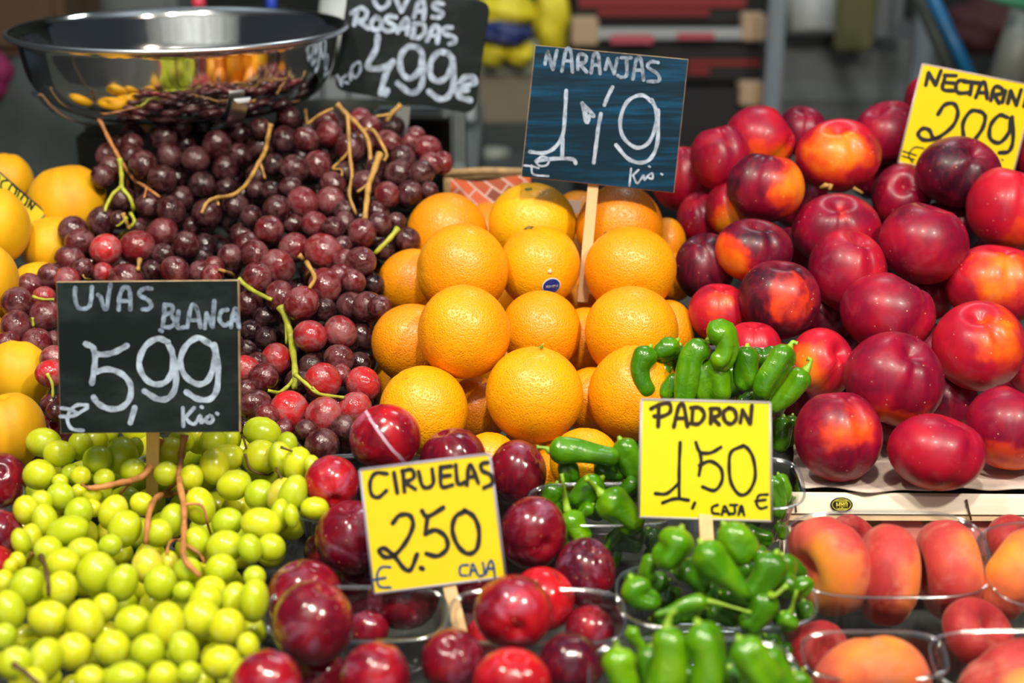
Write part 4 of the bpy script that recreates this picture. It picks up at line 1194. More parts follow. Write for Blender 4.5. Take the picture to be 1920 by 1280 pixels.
b6.write('price_lettering', [[(705,125),(700,250),(700,395)], [(585,370),(640,370),(698,322)], [(620,415),(680,395),(745,402)], [(775,415),(764,440)], [(780,125),(800,170),(850,175),(900,148)], [(800,175),(806,215),(795,282)],
  [(797,235),(850,215),(900,250),(905,310),(870,355),(812,338)], [(1010,140),(950,170),(940,240),(950,320),(990,375),(1035,360),(1065,290),(1055,200),(1025,150),(1000,142)]], M['ink'], 6.4, f, o_)
b6.write('small_lettering', [[(885,425),(860,435),(860,462),(890,468)], [(905,472),(918,430),(940,472)], [(912,456),(934,456)], [(945,425),(978,425)], [(966,428),(966,465),(945,466)], [(985,472),(998,428),(1012,474)], [(990,455),(1008,455)],
  [(1125,375),(1082,380),(1072,420),(1090,442),(1120,435)], [(1065,407),(1115,400)]], M['ink'], 5.0, f, o_)
b6.border(plain('grey_sleeve_edge', (.40,.38,.36), .3))
b6.stake(1322, 960, 1327, 1045, 1.02, 25, M['wood'])

# --- MELOCOTON, tilted at the left edge
b7 = Board('price_sign', [(-110,228),(87,400),(54,432),(-143,260)], 1.425, (.1,-.1,1), .002, M['olive_card'], M['card_edge'],
           'small tilted yellow-green card lettered MELOCOTON among the yellow peaches')
b7.write('name_lettering', [[(-12,322),(-17,337),(-8,345),(-1,332),(-10,322)], [(14,338),(4,340),(2,352),(10,358)], [(22,345),(16,358),(24,368),(31,355),(24,345)], [(28,350),(44,362)], [(37,357),(30,374)],
  [(45,364),(38,376),(44,386),(52,374),(46,364)], [(52,388),(58,376)], [(58,376),(58,392)], [(58,392),(66,381)]], M['ink'], 3.2)
b7.border(plain('dark_card_edge', (.12,.10,.05), .4))
b7.stake(-30, 330, -45, 480, 1.50, 18, M['wood'])

# ================================================================== PUNNETS
SLOPE = math.radians(22)
S_ = Vector((0, math.cos(SLOPE), math.sin(SLOPE))); NN = Vector((0, -math.sin(SLOPE), math.cos(SLOPE)))
def punnet(cx, cy, d, apx, h, label, br=.55, flutes=42, group='clear plastic punnets'):
    c = W(cx, cy, d); a = apx / 2 / FX * d; b = a * br
    root = empty('plastic_punnet', c - NN * h)
    tag(root, label, 'punnet', group)
    nseg = flutes * 4
    def ring(sx, z, flute=0.0, grow=0.0):
        out = []
        for k in range(nseg):
            t = 2 * math.pi * k / nseg
            ct, st = math.cos(t), math.sin(t)
            e = 2 / 3.6
            x = math.copysign(abs(ct) ** e, ct); y = math.copysign(abs(st) ** e, st)
            fl = 1 - flute * (0.5 + 0.5 * math.cos(flutes * t)) ** 2
            out.append(c + RIGHT * ((a * sx + grow) * x * fl) + S_ * ((b * sx + grow) * y * fl) + NN * z)
        return out
    rows = [ring(1.0, 0, 0, .004), ring(1.0, 0, 0, .001), ring(.985, -.003), ring(.965, -h * .18), ring(.955, -h * .24, .020), ring(.93, -h * .45, .028), ring(.90, -h * .68, .028),
            ring(.875, -h * .90, .020), ring(.85, -h * .985), ring(.80, -h), ring(.55, -h), ring(.50, -h + .002), ring(.2, -h + .002)]
    V = [p for r in rows for p in r]; F = []
    for i in range(len(rows) - 1):
        for k in range(nseg):
            k2 = (k + 1) % nseg
            F.append((i * nseg + k, i * nseg + k2, (i + 1) * nseg + k2, (i + 1) * nseg + k))
    F.append(tuple((len(rows) - 1) * nseg + k for k in range(nseg)))
    mesh_obj('tray', V, F, M['clear'], root, origin=root.location)
    rp = ring(1.0, 0, 0, .0035)[::4]
    V, F = tube_geo(rp + rp[:1], .0011, 8, cap=False)
    mesh_obj('rim', V, F, M['clear_rim'], root, origin=root.location)
    return root
punnet(1666, 1037, 1.045, 360, .056, 'clear plastic punnet holding three flat peaches on edge, under the wooden crate slat', .53)
punnet(2034, 1058, 1.035, 366, .056, 'clear plastic punnet of flat peaches cut off by the right edge, upper one', .53)
punnet(1640, 1228, .945, 250, .050, 'clear plastic punnet with one large flat peach at the lower right', .36, 34)
punnet(1945, 1238, .940, 375, .050, 'clear plastic punnet of flat peaches in the lower right corner', .32)
punnet(1338, 705, 1.215, 300, .056, 'top clear punnet heaped with green peppers, next to the nectarines', .50)
punnet(1130, 945, 1.095, 262, .052, 'clear punnet of green peppers beneath the bottom oranges', .34)
punnet(1385, 905, 1.115, 225, .052, 'clear punnet of green peppers hidden behind the PADRON card', .52)
punnet(1343, 1116, .998, 355, .054, 'middle clear punnet of green peppers under the PADRON card', .38)
punnet(1305, 1290, .895, 380, .052, 'front clear punnet of green peppers at the bottom edge', .55)
punnet(668, 1150, .985, 322, .052, 'clear punnet of plums left of the card stake', .34)
punnet(1008, 1155, .980, 312, .052, 'clear punnet of plums right of the card stake', .36)
punnet(690, 915, 1.13, 285, .050, 'clear punnet behind, under the top plums', .55)
punnet(-95, 950, 1.12, 250, .050, 'clear punnet of plums at the left edge beside the white grapes', .55)
punnet(402, 905, 1.20, 320, .060, 'clear tub seen behind the white grapes beside the small red plum', .5)

# ================================================================== FLAT PEACHES
FLAT = [
 (1553,1060,98,1.060,(-.92,-.22,.36),1.2,.48,(-.5,-.2,.8),.30,'flat peach with a yellow hollow side, leftmost in the upper punnet'),
 (1664,1078,94,1.055,(.96,-.10,.05),1.0,.42,(.6,-.1,.7),.05,'pinkish flat peach in the middle of the upper punnet'),
 (1778,1068,95,1.055,(.98,.10,.05),1.0,.50,(.6,.35,.6),-.02,'pinkish flat peach at the right of the upper punnet'),
 (1902,1078,95,1.045,(.75,-.55,.35),.6,.66,(-.5,.5,.7),.15,'orange-red flat peach in the punnet cut off by the right edge'),
 (1634,1286,108,.955,(.05,-.55,.83),0,.78,(0,.8,.5),.08,'large orange-red flat peach in the lower punnet'),
 (1895,1292,108,.955,(.3,-.62,.75),.4,.32,(0,.0,1),-.25,'dark rosy flat peach in the lower right corner'),
 (1932,1336,84,.905,(.2,.3,.9),.4,.75,(0,.5,.8),.3,'small orange flat peach in front in the lower right corner'),
 (1536,1222,60,1.01,(.3,.3,.8),.2,.05,(0,0,1),-.9,'dark shaded flat peach behind the large lower one'),
 (1835,1188,72,1.00,(.4,.5,.6),.2,.08,(0,0,1),-.9,'dark shaded flat peach behind the rosy corner one'),
 (1602,1018,55,1.10,(.5,.5,.6),.2,.08,(0,0,1),-.9,'dark flat peach behind the first two in the upper punnet'),
 (1905,1020,60,1.13,(.5,.5,.6),.2,.10,(0,0,1),-.9,'pale flat peach behind the right-hand upper one'),
]
for i, n in enumerate(FLAT):
    o = fruit('flat_peach', 'flat_peach', n[0], n[1], n[2], n[2], n[3], n[4], n[5], M['flat_peach'], i, uniform=True)
    o['tone'] = float(n[6]); o['patch_dir'] = tuple(float(v) for v in camvec(n[7])); o['patch_amt'] = float(n[8])
    tag(o, n[9], 'peach', 'flat peaches in clear punnets')

# ================================================================== PEPPERS
def pepper(pts, hw, d, tone, label, stem=None, lobes=3, taper=.35, hook=None, phase=None, dd=0.0, fold=.13, group=None, slope=True):
    """pts run from the stem end to the tip, in picture points; d is the distance; dd the extra distance at the tip"""
    hw = hw * 1.27
    P = spline([np.array(p, float) for p in pts], 10)
    n = len(P); k = d / FX
    C = [W(p[0], p[1], d + dd * i / (n - 1)) for i, p in enumerate(P)]
    r0 = hw * k
    E = [C[0] + (C[0] - C[1]).normalized() * r0 * .45] + C + [C[-1] + (C[-1] - C[-2]).normalized() * r0 * .45]
    cum = [0.0]
    for i in range(len(E) - 1): cum.append(cum[-1] + (E[i + 1] - E[i]).length)
    L = cum[-1]
    uu = np.linspace(0, 1, 30)
    tt = .55 * (0.5 - 0.5 * np.cos(np.pi * uu)) + .45 * uu
    Q = []
    for t in tt:
        sl = t * L
        j = min(max(i for i in range(len(E)) if cum[i] <= sl + 1e-9), len(E) - 2)
        Q.append(E[j].lerp(E[j + 1], min(1.0, (sl - cum[j]) / max(cum[j + 1] - cum[j], 1e-9))))
    ph = phase if phase is not None else random.uniform(0, 6.28)
    ph2 = random.uniform(0, 6.28)
    V = []; F = []; seg = 26
    capA = min(.95 * r0, .5 * L); capB = min(.75 * r0 * (1 - taper * .6), .45 * L)
    m = len(Q); ref = None
    for i, q in enumerate(Q):
        t = tt[i]; sl = t * L
        T = (Q[min(i + 1, m - 1)] - Q[max(i - 1, 0)]).normalized()
        if ref is None: ref = T.cross(FWD).normalized()
        ref = (ref - T * ref.dot(T)).normalized(); B = T.cross(ref)
        fa = min(max(sl, .02 * r0) / capA, 1); fb = min(max(L - sl, .02 * r0) / capB, 1)
        body = 1 - taper * max(0, t - .15) / .85 + .04 * math.sin(t * 7 + ph2)
        prof = math.sqrt(max(0, 1 - (1 - fa) ** 2)) * math.sqrt(max(0, 1 - (1 - fb) ** 2)) * body
        am = fold * (.25 + .9 * t)
        for g in range(seg):
            a = 2 * math.pi * g / seg
            w = math.cos(lobes * a + ph + t * 1.0)
            lob = 1 - am * (0.5 - 0.5 * w) ** 3 * 1.5 + .03 * math.sin(2 * a + 6 * t + ph2) + .015 * math.sin(4 * a + 11 * t)
            rr = r0 * prof * lob
            V.append(q + (ref * math.cos(a) + B * math.sin(a) * .92) * rr)
    # tip lobes and shoulder dent
    for i in range(m - 1):
        for s in range(seg):
            s2 = (s + 1) % seg
            F.append((i * seg + s, i * seg + s2, (i + 1) * seg + s2, (i + 1) * seg + s))
    F.append(tuple(range(seg))[::-1]); F.append(tuple((m - 1) * seg + s for s in range(seg)))
    org = sum(C, Vector((0, 0, 0))) / n
    o = mesh_obj('green_pepper', V, F, M['pepper'], None, origin=org)
    o['tone'] = tone
    tag(o, label, 'pepper', group or 'green padron peppers in clear punnets')
    T0 = (Q[0] - Q[3]).normalized(); base = Q[0] - T0 * r0 * .10
    if stem:
        SP = [base] + [W(p[0], p[1], d + (p[2] if len(p) > 2 else 0)) for p in stem]
        SP = [Vector(v) for v in spline([tuple(v) for v in SP], 5)]
        nn = len(SP)
        V, F = tube_geo(SP, [r0 * (.34 - .2 * min(1, i / nn * 2)) if i < nn - 1 else r0 * .19 for i in range(nn)], 8)
    else:
        V, F = tube_geo([base, base + T0 * r0 * .14, base + T0 * r0 * .32], [r0 * .30, r0 * .17, r0 * .10], 8)
    mesh_obj('stem', V, F, M['pepper_stem'], o, origin=org)
    return o
dE, dF, dG, dH = 1.195, 1.105, .985, .885
PEP = [
 # top punnet
 ([(1214,660),(1200,688),(1202,715),(1212,735)],20,dE-.01,.42,'glossy pepper curving down at the left end of the top punnet',None,dict(lobes=2,taper=.25)),
 ([(1262,645),(1248,658),(1234,664)],19,dE,.50,'short two-bumped pepper lying across the top punnet, behind the left end',None,dict(lobes=2,taper=.1,fold=.3)),
 ([(1272,655),(1266,672)],16,dE+.02,.20,'dark stubby pepper behind the short two-bumped one',None,{}),
 ([(1252,692),(1232,700)],11,dE+.005,.55,'small knobbly pepper tip in the shaded pocket, upper one',None,dict(lobes=2)),
 ([(1250,708),(1238,712)],9,dE+.005,.50,'tiny pepper tip in the shaded pocket, lower one',None,{}),
 ([(1232,725),(1222,742)],14,dE,.38,'pepper tip beside the left end of the PADRON card top',None,{}),
 ([(1268,710),(1252,730),(1250,742)],14,dE-.01,.50,'slim pepper with a knobbly tip just above the letter A of the card',None,dict(lobes=2,fold=.25)),
 ([(1318,650),(1298,668),(1290,700),(1285,738),(1283,760)],21,dE-.02,.48,'long curved wrinkled pepper left of the hooked one in the top punnet',None,dict(lobes=3,taper=.3,fold=.2)),
 ([(1338,630),(1356,622),(1364,648),(1358,670),(1346,682)],20,dE-.03,.62,'hooked pepper on top of the top punnet, its tip cleft in two',None,dict(lobes=2,taper=.05,fold=.3)),
 ([(1335,690),(1336,712),(1335,742)],32,dE-.015,.60,'broad three-lobed pepper below the hooked one',[(1333,682),(1336,674)],dict(lobes=3,taper=.05,fold=.42,phase=3.1)),
 ([(1400,662),(1398,690),(1402,722)],22,dE-.02,.36,'smooth upright pepper in the middle right of the top punnet',None,dict(lobes=2,taper=.25,fold=.22)),
 ([(1474,660),(1455,688),(1438,715),(1428,738)],23,dE-.03,.50,'pepper with two long tips and a curved stem, right part of the top punnet',[(1482,648),(1486,641),(1494,644)],dict(lobes=2,taper=.2,fold=.35,phase=1.5)),
 ([(1503,704),(1484,728),(1462,752),(1450,762)],23,dE-.02,.55,'rightmost pepper of the top punnet, pointing down to the rim',[(1515,688),(1520,676),(1514,672)],dict(lobes=3,taper=.55)),
 ([(1372,690),(1370,735)],18,dE+.03,.10,'dark pepper in the gap between the three-lobed and the smooth one',None,{}),
 ([(1430,740),(1440,760)],17,dE+.01,.12,'dark pepper low behind the top right corner of the card',None,{}),
 ([(1468,790),(1462,840)],17,dE+.015,.32,'pepper seen through the right wall of the top punnet, front one',None,{}),
 ([(1485,785),(1478,830)],13,dE+.03,.18,'pepper seen through the right wall of the top punnet, farther one',None,{}),
 ([(1300,790),(1350,800)],20,dE+.03,.2,'pepper inside the top punnet behind the card',None,{}),
 ([(1195,770),(1195,830)],15,dE+.03,.25,'pepper seen through the left wall of the top punnet',[(1180,745),(1165,740),(1152,750)],{}),
 # left middle punnet
 ([(1040,845),(1080,845),(1120,852),(1150,858)],20,dF,.42,'long straight pepper lying level under the oranges, stem to the left',[(1022,840),(1006,838)],dict(taper=.25,fold=.1)),
 ([(1168,835),(1180,860),(1195,888)],23,dF+.01,.45,'pepper leaning against the upper left edge of the PADRON card',None,dict(lobes=2,fold=.25)),
 ([(1066,875),(1068,898)],20,dF+.01,.36,'round blocky pepper directly below the long level one',[(1054,880),(1050,872),(1048,862)],dict(fold=.25)),
 ([(1040,915),(1030,940),(1042,958)],18,dF+.01,.38,'pepper at the left end of the punnet under the oranges',None,{}),
 ([(1118,905),(1095,925),(1080,938)],24,dF-.01,.44,'plump pepper in the centre of the punnet under the oranges',None,dict(lobes=3,fold=.25)),
 ([(1125,872),(1148,884),(1163,888)],19,dF+.015,.30,'knobbly dark pepper right of the round blocky one',None,dict(fold=.35)),
 ([(1138,935),(1165,958),(1190,985)],27,dF-.02,.62,'light green pepper with a long thin stem, against the card side',[(1118,915),(1098,896,-.01)],dict(taper=.2)),
 ([(1192,905),(1172,920),(1160,935)],15,dF,.34,'slim pepper poking from behind the left edge of the card',None,{}),
 ([(1068,968),(1078,990),(1092,1012)],20,dF-.02,.70,'pale pepper with a stout upright stem at the punnet rim',[(1060,935),(1056,905,-.01),(1053,888,-.01)],dict(taper=.1)),
 ([(1106,950),(1090,962)],13,dF-.015,.50,'small pepper tip beside the stout upright stem',None,dict(lobes=2,fold=.3)),
 ([(1145,1010),(1195,1025)],16,dF+.01,.25,'pepper seen through the punnet wall below the light green one',None,{}),
 ([(1170,985),(1130,1035)],10,dF,.62,'thin yellow-green pepper slanting behind the punnet wall',None,{}),
 ([(1220,1000),(1240,1040)],18,dF+.015,.22,'dark pepper behind the punnet wall under the card corner',None,{}),
 ([(1090,1040),(1125,1050)],13,dF+.005,.50,'pepper at the bottom of the punnet beside the dark plum',None,{}),
 # right middle punnet
 ([(1462,895),(1472,920),(1470,940)],13,dF+.02,.46,'narrow pepper right of the card edge, upper one',None,{}),
 ([(1448,900),(1460,940),(1462,965)],15,dF+.01,.50,'pepper right of the card edge, lower and wider one',None,dict(fold=.25)),
 ([(1462,985),(1470,1005)],12,dF+.03,.55,'pepper seen through plastic beside the first flat peach',None,{}),
 ([(1400,1000),(1440,1010)],18,dF+.02,.22,'dark pepper behind the plastic under the card',None,{}),
 ([(1300,890),(1350,900)],22,dF+.03,.3,'pepper hidden behind the card',None,{}),
 # middle punnet
 ([(1272,1005),(1262,1030),(1244,1050)],28,dG-.01,.62,'blocky dimpled pepper at the top left of the middle punnet',None,dict(lobes=3,taper=.15,fold=.25)),
 ([(1222,1048),(1212,1072),(1222,1088)],15,dG+.01,.55,'narrow curved pepper left of the blocky dimpled one',None,{}),
 ([(1188,1095),(1198,1118),(1225,1128)],25,dG-.01,.46,'fat glossy pepper at the left end of the middle punnet',None,dict(lobes=3,fold=.35)),
 ([(1287,1062),(1302,1078),(1316,1102)],23,dG+.012,.24,'dark knobbly pepper in the centre of the middle punnet',None,dict(fold=.4)),
 ([(1322,1030),(1338,1055),(1368,1083),(1392,1108)],28,dG-.03,.55,'long pepper slanting down right from the card stake',None,dict(lobes=2,taper=.55,fold=.25,phase=1.2)),
 ([(1366,995),(1382,1018),(1398,1042)],27,dG-.01,.66,'pale oval pepper right of the card stake',None,dict(taper=.05)),
 ([(1450,1050),(1436,1082),(1408,1115)],26,dG-.02,.40,'large glossy pepper curving down at the right of the middle punnet',None,dict(lobes=2,taper=.3,fold=.25)),
 ([(1470,1048),(1482,1075)],17,dG+.01,.42,'pepper behind the large glossy one',None,{}),
 ([(1318,1128),(1295,1132),(1262,1145),(1235,1152)],16,dG-.03,.58,'slim pepper lying left with a very long stem to the right',[(1345,1130),(1380,1140),(1408,1148)],dict(taper=.65)),
 ([(1468,1092),(1492,1102),(1514,1094)],22,dG-.01,.42,'knobbly pepper hanging over the right rim of the middle punnet',None,dict(taper=.5,fold=.3)),
 ([(1438,1122),(1422,1150),(1400,1172)],23,dG-.02,.38,'pepper with a cupped top and a short stem, at the right of the middle punnet',[(1450,1118,-.01),(1476,1097,-.01)],dict(taper=.2)),
 ([(1470,1158),(1486,1172)],17,dG-.025,.58,'pepper with a slender upright stem near the right rim',[(1482,1145),(1490,1120,-.005),(1494,1106,-.005)],{}),
 ([(1508,1135),(1512,1155)],17,dG+.01,.22,'dark pepper inside the right end of the middle punnet',None,{}),
 ([(1335,1145),(1375,1165)],16,dG+.00,.22,'dark pepper under the very long stem',None,{}),
 ([(1400,1060),(1385,1085)],16,dG+.03,.12,'dark pepper deep between the slanting and the glossy one',None,{}),
 ([(1230,1160),(1270,1160)],17,dG+.005,.18,'dark pepper behind the left front rim of the middle punnet',None,{}),
 ([(1360,1115),(1400,1130)],17,dG+.025,.10,'shaded pepper in the hollow of the middle punnet',None,{}),
 ([(1300,1200),(1350,1200)],20,dG+.01,.25,'pepper seen through the front wall of the middle punnet',None,{}),
 ([(1440,1200),(1460,1235)],18,dG+.01,.25,'pepper seen through the front wall of the middle punnet, at its right',None,{}),
 # front punnet
 ([(1158,1228),(1162,1255),(1172,1290)],26,dH-.01,.66,'pale pepper at the left bottom with a pointed stem end',[(1157,1212),(1155,1202)],dict(taper=.1)),
 ([(1183,1182),(1192,1198),(1203,1212)],12,dH+.03,.60,'short thin pepper pointing up left behind the bottom ones',None,{}),
 ([(1218,1222),(1214,1250),(1215,1285)],20,dH,.56,'narrow pepper second from the left at the bottom',None,{}),
 ([(1252,1190),(1256,1225),(1252,1262),(1246,1300)],27,dH-.02,.64,'upright pepper at the bottom with a round dent and a bent stem',[(1252,1168),(1258,1150),(1268,1144)],dict(taper=.0,fold=.1)),
 ([(1315,1185),(1326,1215),(1330,1250),(1322,1300)],33,dH-.02,.60,'large folded pepper in the middle of the bottom edge',None,dict(lobes=2,taper=.0,fold=.4,phase=2.0)),
 ([(1395,1212),(1412,1240),(1440,1285)],31,dH-.02,.60,'broad pepper leaning right at the bottom edge',None,dict(lobes=3,taper=.2,fold=.3)),
 ([(1435,1228),(1462,1262),(1480,1300)],23,dH,.50,'pepper at the right end of the bottom edge, behind the broad one',None,dict(taper=.3)),
 ([(1370,1262),(1378,1295)],20,dH+.01,.30,'shaded pepper low between the large folded and the broad one',None,{}),
 ([(1495,1270),(1510,1295)],18,dH+.01,.46,'pepper tip at the bottom right corner of the front punnet',None,{}),
 ([(1285,1255),(1290,1295)],17,dH+.03,.20,'dark pepper between the upright and the folded one',None,{}),
]
for (xa, ya, xb, yb, d_, nf), pl in zip(((1205, 665, 1470, 755, dE + .030, 14), (1040, 880, 1200, 960, dF + .03, 8), (1320, 880, 1480, 990, dF + .035, 4), (1190, 1040, 1500, 1160, dG + .030, 16), (1180, 1230, 1500, 1290, dH + .035, 8), (1200, 1190, 1490, 1230, dG + .012, 6), (1060, 995, 1240, 1050, dF + .006, 5)), ('in the top punnet', 'in the punnet beneath the oranges', 'in the punnet behind the PADRON card', 'in the middle punnet', 'in the front punnet', 'against the front wall of the middle punnet', 'against the front wall of the punnet beneath the oranges')):
    for q in range(nf):
        x = xa + (xb - xa) * ((q + .5) / nf) + random.uniform(-8, 8); y = random.uniform(ya, yb); a = random.uniform(0, 6.28)
        PEP.append(([(x - 20 * math.cos(a), y - 14 * math.sin(a)), (x, y + 4), (x + 20 * math.cos(a), y + 14 * math.sin(a))], 17, d_ + random.uniform(0, .01), random.uniform(.1, .3),  # low tone puts the shade of the gaps into filler peppers
                    'pepper toned dark for shade, lying low ' + pl, None, {}))
for p in PEP:
    pepper(p[0], p[1], p[2] , p[3], p[4], stem=p[5], **p[6])

# ================================================================== CRATE, PAPER, SHELF
cr = empty('nectarine_crate', W(1720, 1000, 1.17))
tag(cr, 'pale poplar crate under the nectarines with a round dark sticker on its front slat', 'crate')
def quad_slab(name, px, d, thick, mat, parent, n_=None, dR=None):
    """px: 4 picture points; slab stands upright in the world"""
    P = [W(x, y, d if dR is None or i in (0, 3) else dR) for i, (x, y) in enumerate(px)]
    back = Vector((0, thick, 0))
    V = P + [p + back for p in P]
    F = [(3, 2, 1, 0), (4, 5, 6, 7)] + [(i, (i + 1) % 4, 4 + (i + 1) % 4, 4 + i) for i in range(4)]
    return mesh_obj(name, V, F, mat, parent, smooth_=False, origin=sum(P, Vector((0, 0, 0))) / 4)
quad_slab('slat', [(1479,928),(2100,934),(2100,966),(1474,962)], 1.15, .006, M['plank'], cr)
quad_slab('slat', [(1476,964),(2100,968),(2100,977),(1476,975)], 1.152, .020, plain('plank_edge', (.66,.48,.28), .7, var=.2), cr)
# printed panel below the slat
def mat_print():
    m, nt, b = newmat('printed_card')
    tc, oi, vec = coords(nt)
    v = N(nt, 'ShaderNodeTexVoronoi'); v.inputs['Scale'].default_value = 19; v.inputs['Randomness'].default_value = .6
    nt.links.new(tc.outputs['Object'], v.inputs['Vector'])
    s = smooth(nt, v.outputs['Distance'], .50, .54)
    c = mixc(nt, s, (.62, .20, .17), (.03, .16, .03))
    nt.links.new(c, b.inputs['Base Color']); b.inputs['Roughness'].default_value = .5
    return m
quad_slab('printed_panel', [(1482,976),(2100,978),(2100,1110),(1482,1110)], 1.160, .004, mat_print(), cr)
quad_slab('corner_post', [(1468,930),(1482,930),(1484,1100),(1470,1100)], 1.158, .02, M['plank'], cr)
# staple and nail, sticker
V, F = tube_geo([W(1491,942,1.1485), W(1493,960,1.1485)], .0007, 6); mesh_obj('staple', V, F, M['stem_dark'], cr, origin=W(1491,950,1.149))
V, F = tube_geo([W(1812,936,1.1485), W(1816,955,1.1485), W(1821,975,1.1485)], .0009, 6); mesh_obj('wire', V, F, M['stem_dark'], cr, origin=W(1816,955,1.149))
def ellipse_disc(name, cx, cy, rx, ry, d, mat, parent, n=28):
    V = [W(cx, cy, d)] + [W(cx + rx * math.cos(2*math.pi*k/n), cy - ry * math.sin(2*math.pi*k/n), d) for k in range(n)]
    V += [v + Vector((0, .0006, 0)) for v in V[1:]]
    F = [(0, 1 + k, 1 + (k + 1) % n) for k in range(n)] + [(1 + k, 1 + n + k, 1 + n + (k + 1) % n, 1 + (k + 1) % n) for k in range(n)]
    return mesh_obj(name, V, F, mat, parent, smooth_=False, origin=V[0])
ellipse_disc('sticker', 1578, 946, 21, 13.5, 1.1485, M['ink'], cr)
STK_Y = plain('sticker_yellow', (.62,.58,.05), .4)
Vs = []
for k in range(24):
    pass
rgp = [W(1578 + 17.5 * math.cos(a), 946 - 10.8 * math.sin(a), 1.1478) for a in np.linspace(0, 2 * math.pi, 30)]
V, F = tube_geo(rgp, .0003, 5); mesh_obj('sticker_ring', V, F, STK_Y, cr, origin=W(1578,946,1.148))
VF = []
for st in ([(1569,942),(1569,952)], [(1569,947),(1574,947)], [(1574,941),(1574,952)], [(1577,941),(1577,951),(1581,951),(1581,941)], [(1584,951),(1584,942),(1588,942),(1588,951)], [(1567,939),(1589,939)], [(1570,954),(1588,954)], [(1577,946),(1581,946)]):
    for i in range(len(st) - 1): VF.append(tube_geo([W(*st[i], 1.1477), W(*st[i+1], 1.1477)], .00045, 5))
V, F = join(VF); mesh_obj('sticker_mark', V, F, STK_Y, cr, origin=W(1578,946,1.148))

# paper sheet under the nectarines
nu, nv = 70, 18
V = []; F = []
for j in range(nv + 1):
    for i in range(nu + 1):
        u, v = i / nu, j / nv
        x = 1488 + u * 560
        yb = 921 + 3 * math.sin(u * 9) + 2 * math.sin(u * 31) - 10 * math.exp(-((u - .09) / .10) ** 2) - (6 * math.exp(-((u - .95) / .3) ** 2)) - 40 * max(0, .03 - u) / .03
        y = 782 + v * (yb - 782)
        d = 1.335 - .00132 * (y - 782) + .002 * math.sin(u * 23 + v * 7) + .0015 * math.sin(v * 21 + u * 11)
        V.append(W(x, y, d))
for j in range(nv):
    for i in range(nu):
        a = j * (nu + 1) + i
        F.append((a, a + 1, a + nu + 2, a + nu + 1))
pp = mesh_obj('paper_sheet', V, F, M['kraft'], None, origin=V[(nv // 2) * (nu + 1) + nu // 2])
md = pp.modifiers.new('thick', 'SOLIDIFY'); md.thickness = .0012; md.offset = -1
tag(pp, 'crumpled grey-brown paper sheet with a torn front edge under the nectarines', 'paper')

# sloping shelf that carries everything
def sheet(name, x0, x1, y0, y1, off, mat, n=14, thick=.015):
    V = []; F = []
    for j in range(n + 1):
        y = y0 + (y1 - y0) * j / n
        for x in (x0, x1): V.append(W(x, y, D0(y) + off))
    for j in range(n): F.append((2*j, 2*j+1, 2*j+3, 2*j+2))
    o = mesh_obj(name, V, F, mat, None, smooth_=False, origin=sum(V, Vector((0,0,0))) / len(V))
    m_ = o.modifiers.new('thick', 'SOLIDIFY'); m_.thickness = thick; m_.offset = 0
    return o
sh = sheet('stall_shelf', -900, 2900, 425, 1700, .20, plain('dark_green_board', (.030,.036,.032), .7, var=.4))
tag(sh, 'dark sloping display shelf seen in gaps beneath the fruit', 'shelf')

# carton with patterned paper behind the oranges
ct = empty('fruit_carton', W(910, 380, 1.56))
tag(ct, 'brown carton behind the oranges with orange and black diamond patterned paper inside', 'box')
mk = plain('corrugated_card', (.34,.22,.10), .85, var=.35, scale=90)
quad_slab('carton_wall', [(832,326),(980,318),(1010,470),(836,470)], 1.60, .006, mk, ct)
quad_slab('carton_side', [(832,326),(848,334),(848,470),(832,470)], 1.585, .05, mk, ct)
V, F = tube_geo([W(832,325,1.585), W(905,320,1.585), W(1000,322,1.585)], .0045, 6); mesh_obj('carton_edge', V, F, mk, ct, origin=W(905,320,1.585))
def mat_diamond():
    m, nt, b = newmat('diamond_paper')
    tc = N(nt, 'ShaderNodeTexCoord')
    mp = N(nt, 'ShaderNodeMapping'); mp.inputs['Rotation'].default_value = (0, math.radians(0), math.radians(0))
    nt.links.new(tc.outputs['UV'], mp.inputs['Vector'])
    br = N(nt, 'ShaderNodeTexBrick')
    br.offset = .5; br.squash = 1
    br.inputs['Color1'].default_value = (.62, .11, .03, 1); br.inputs['Color2'].default_value = (.012, .010, .010, 1)
    br.inputs['Mortar'].default_value = (.62, .40, .34, 1)
    br.inputs['Scale'].default_value = 1.0; br.inputs['Mortar Size'].default_value = .035; br.inputs['Bias'].default_value = -.35
    br.inputs['Brick Width'].default_value = .9; br.inputs['Row Height'].default_value = .42
    nt.links.new(mp.outputs[0], br.inputs['Vector'])
    nt.links.new(br.outputs[0], b.inputs['Base Color']); b.inputs['Roughness'].default_value = .5
    return m
V = []; F = []; UV = []
for j in range(9):
    for i in range(15):
        u, v = i / 14, j / 8
        x = 845 + u * 150; y = 334 + v * 110 + 6 * math.sin(u * 5)
        V.append(W(x, y, 1.57 - .045 * v - .02 * math.sin(u * 3.1)))
        a, b_ = u * 3.0, v * 2.2
        UV.append((a * .75 + b_ * .66, -a * .66 + b_ * .75))
for j in range(8):
    for i in range(14):
        a = j * 15 + i; F.append((a, a + 1, a + 16, a + 15))
dp = mesh_obj('patterned_paper', V, F, mat_diamond(), ct, origin=V[60])
uvl = dp.data.uv_layers.new(name='UVMap')
for lp in dp.data.loops: uvl.data[lp.index].uv = UV[lp.vertex_index]
pk = quad_slab('paper_scrap', [(1060,375),(1090,378),(1088,400),(1062,398)], 1.5, .002, plain('pink_paper', (.72,.55,.48), .8), None)
tag(pk, 'pale pink paper scrap between the two back oranges by the stake', 'paper')

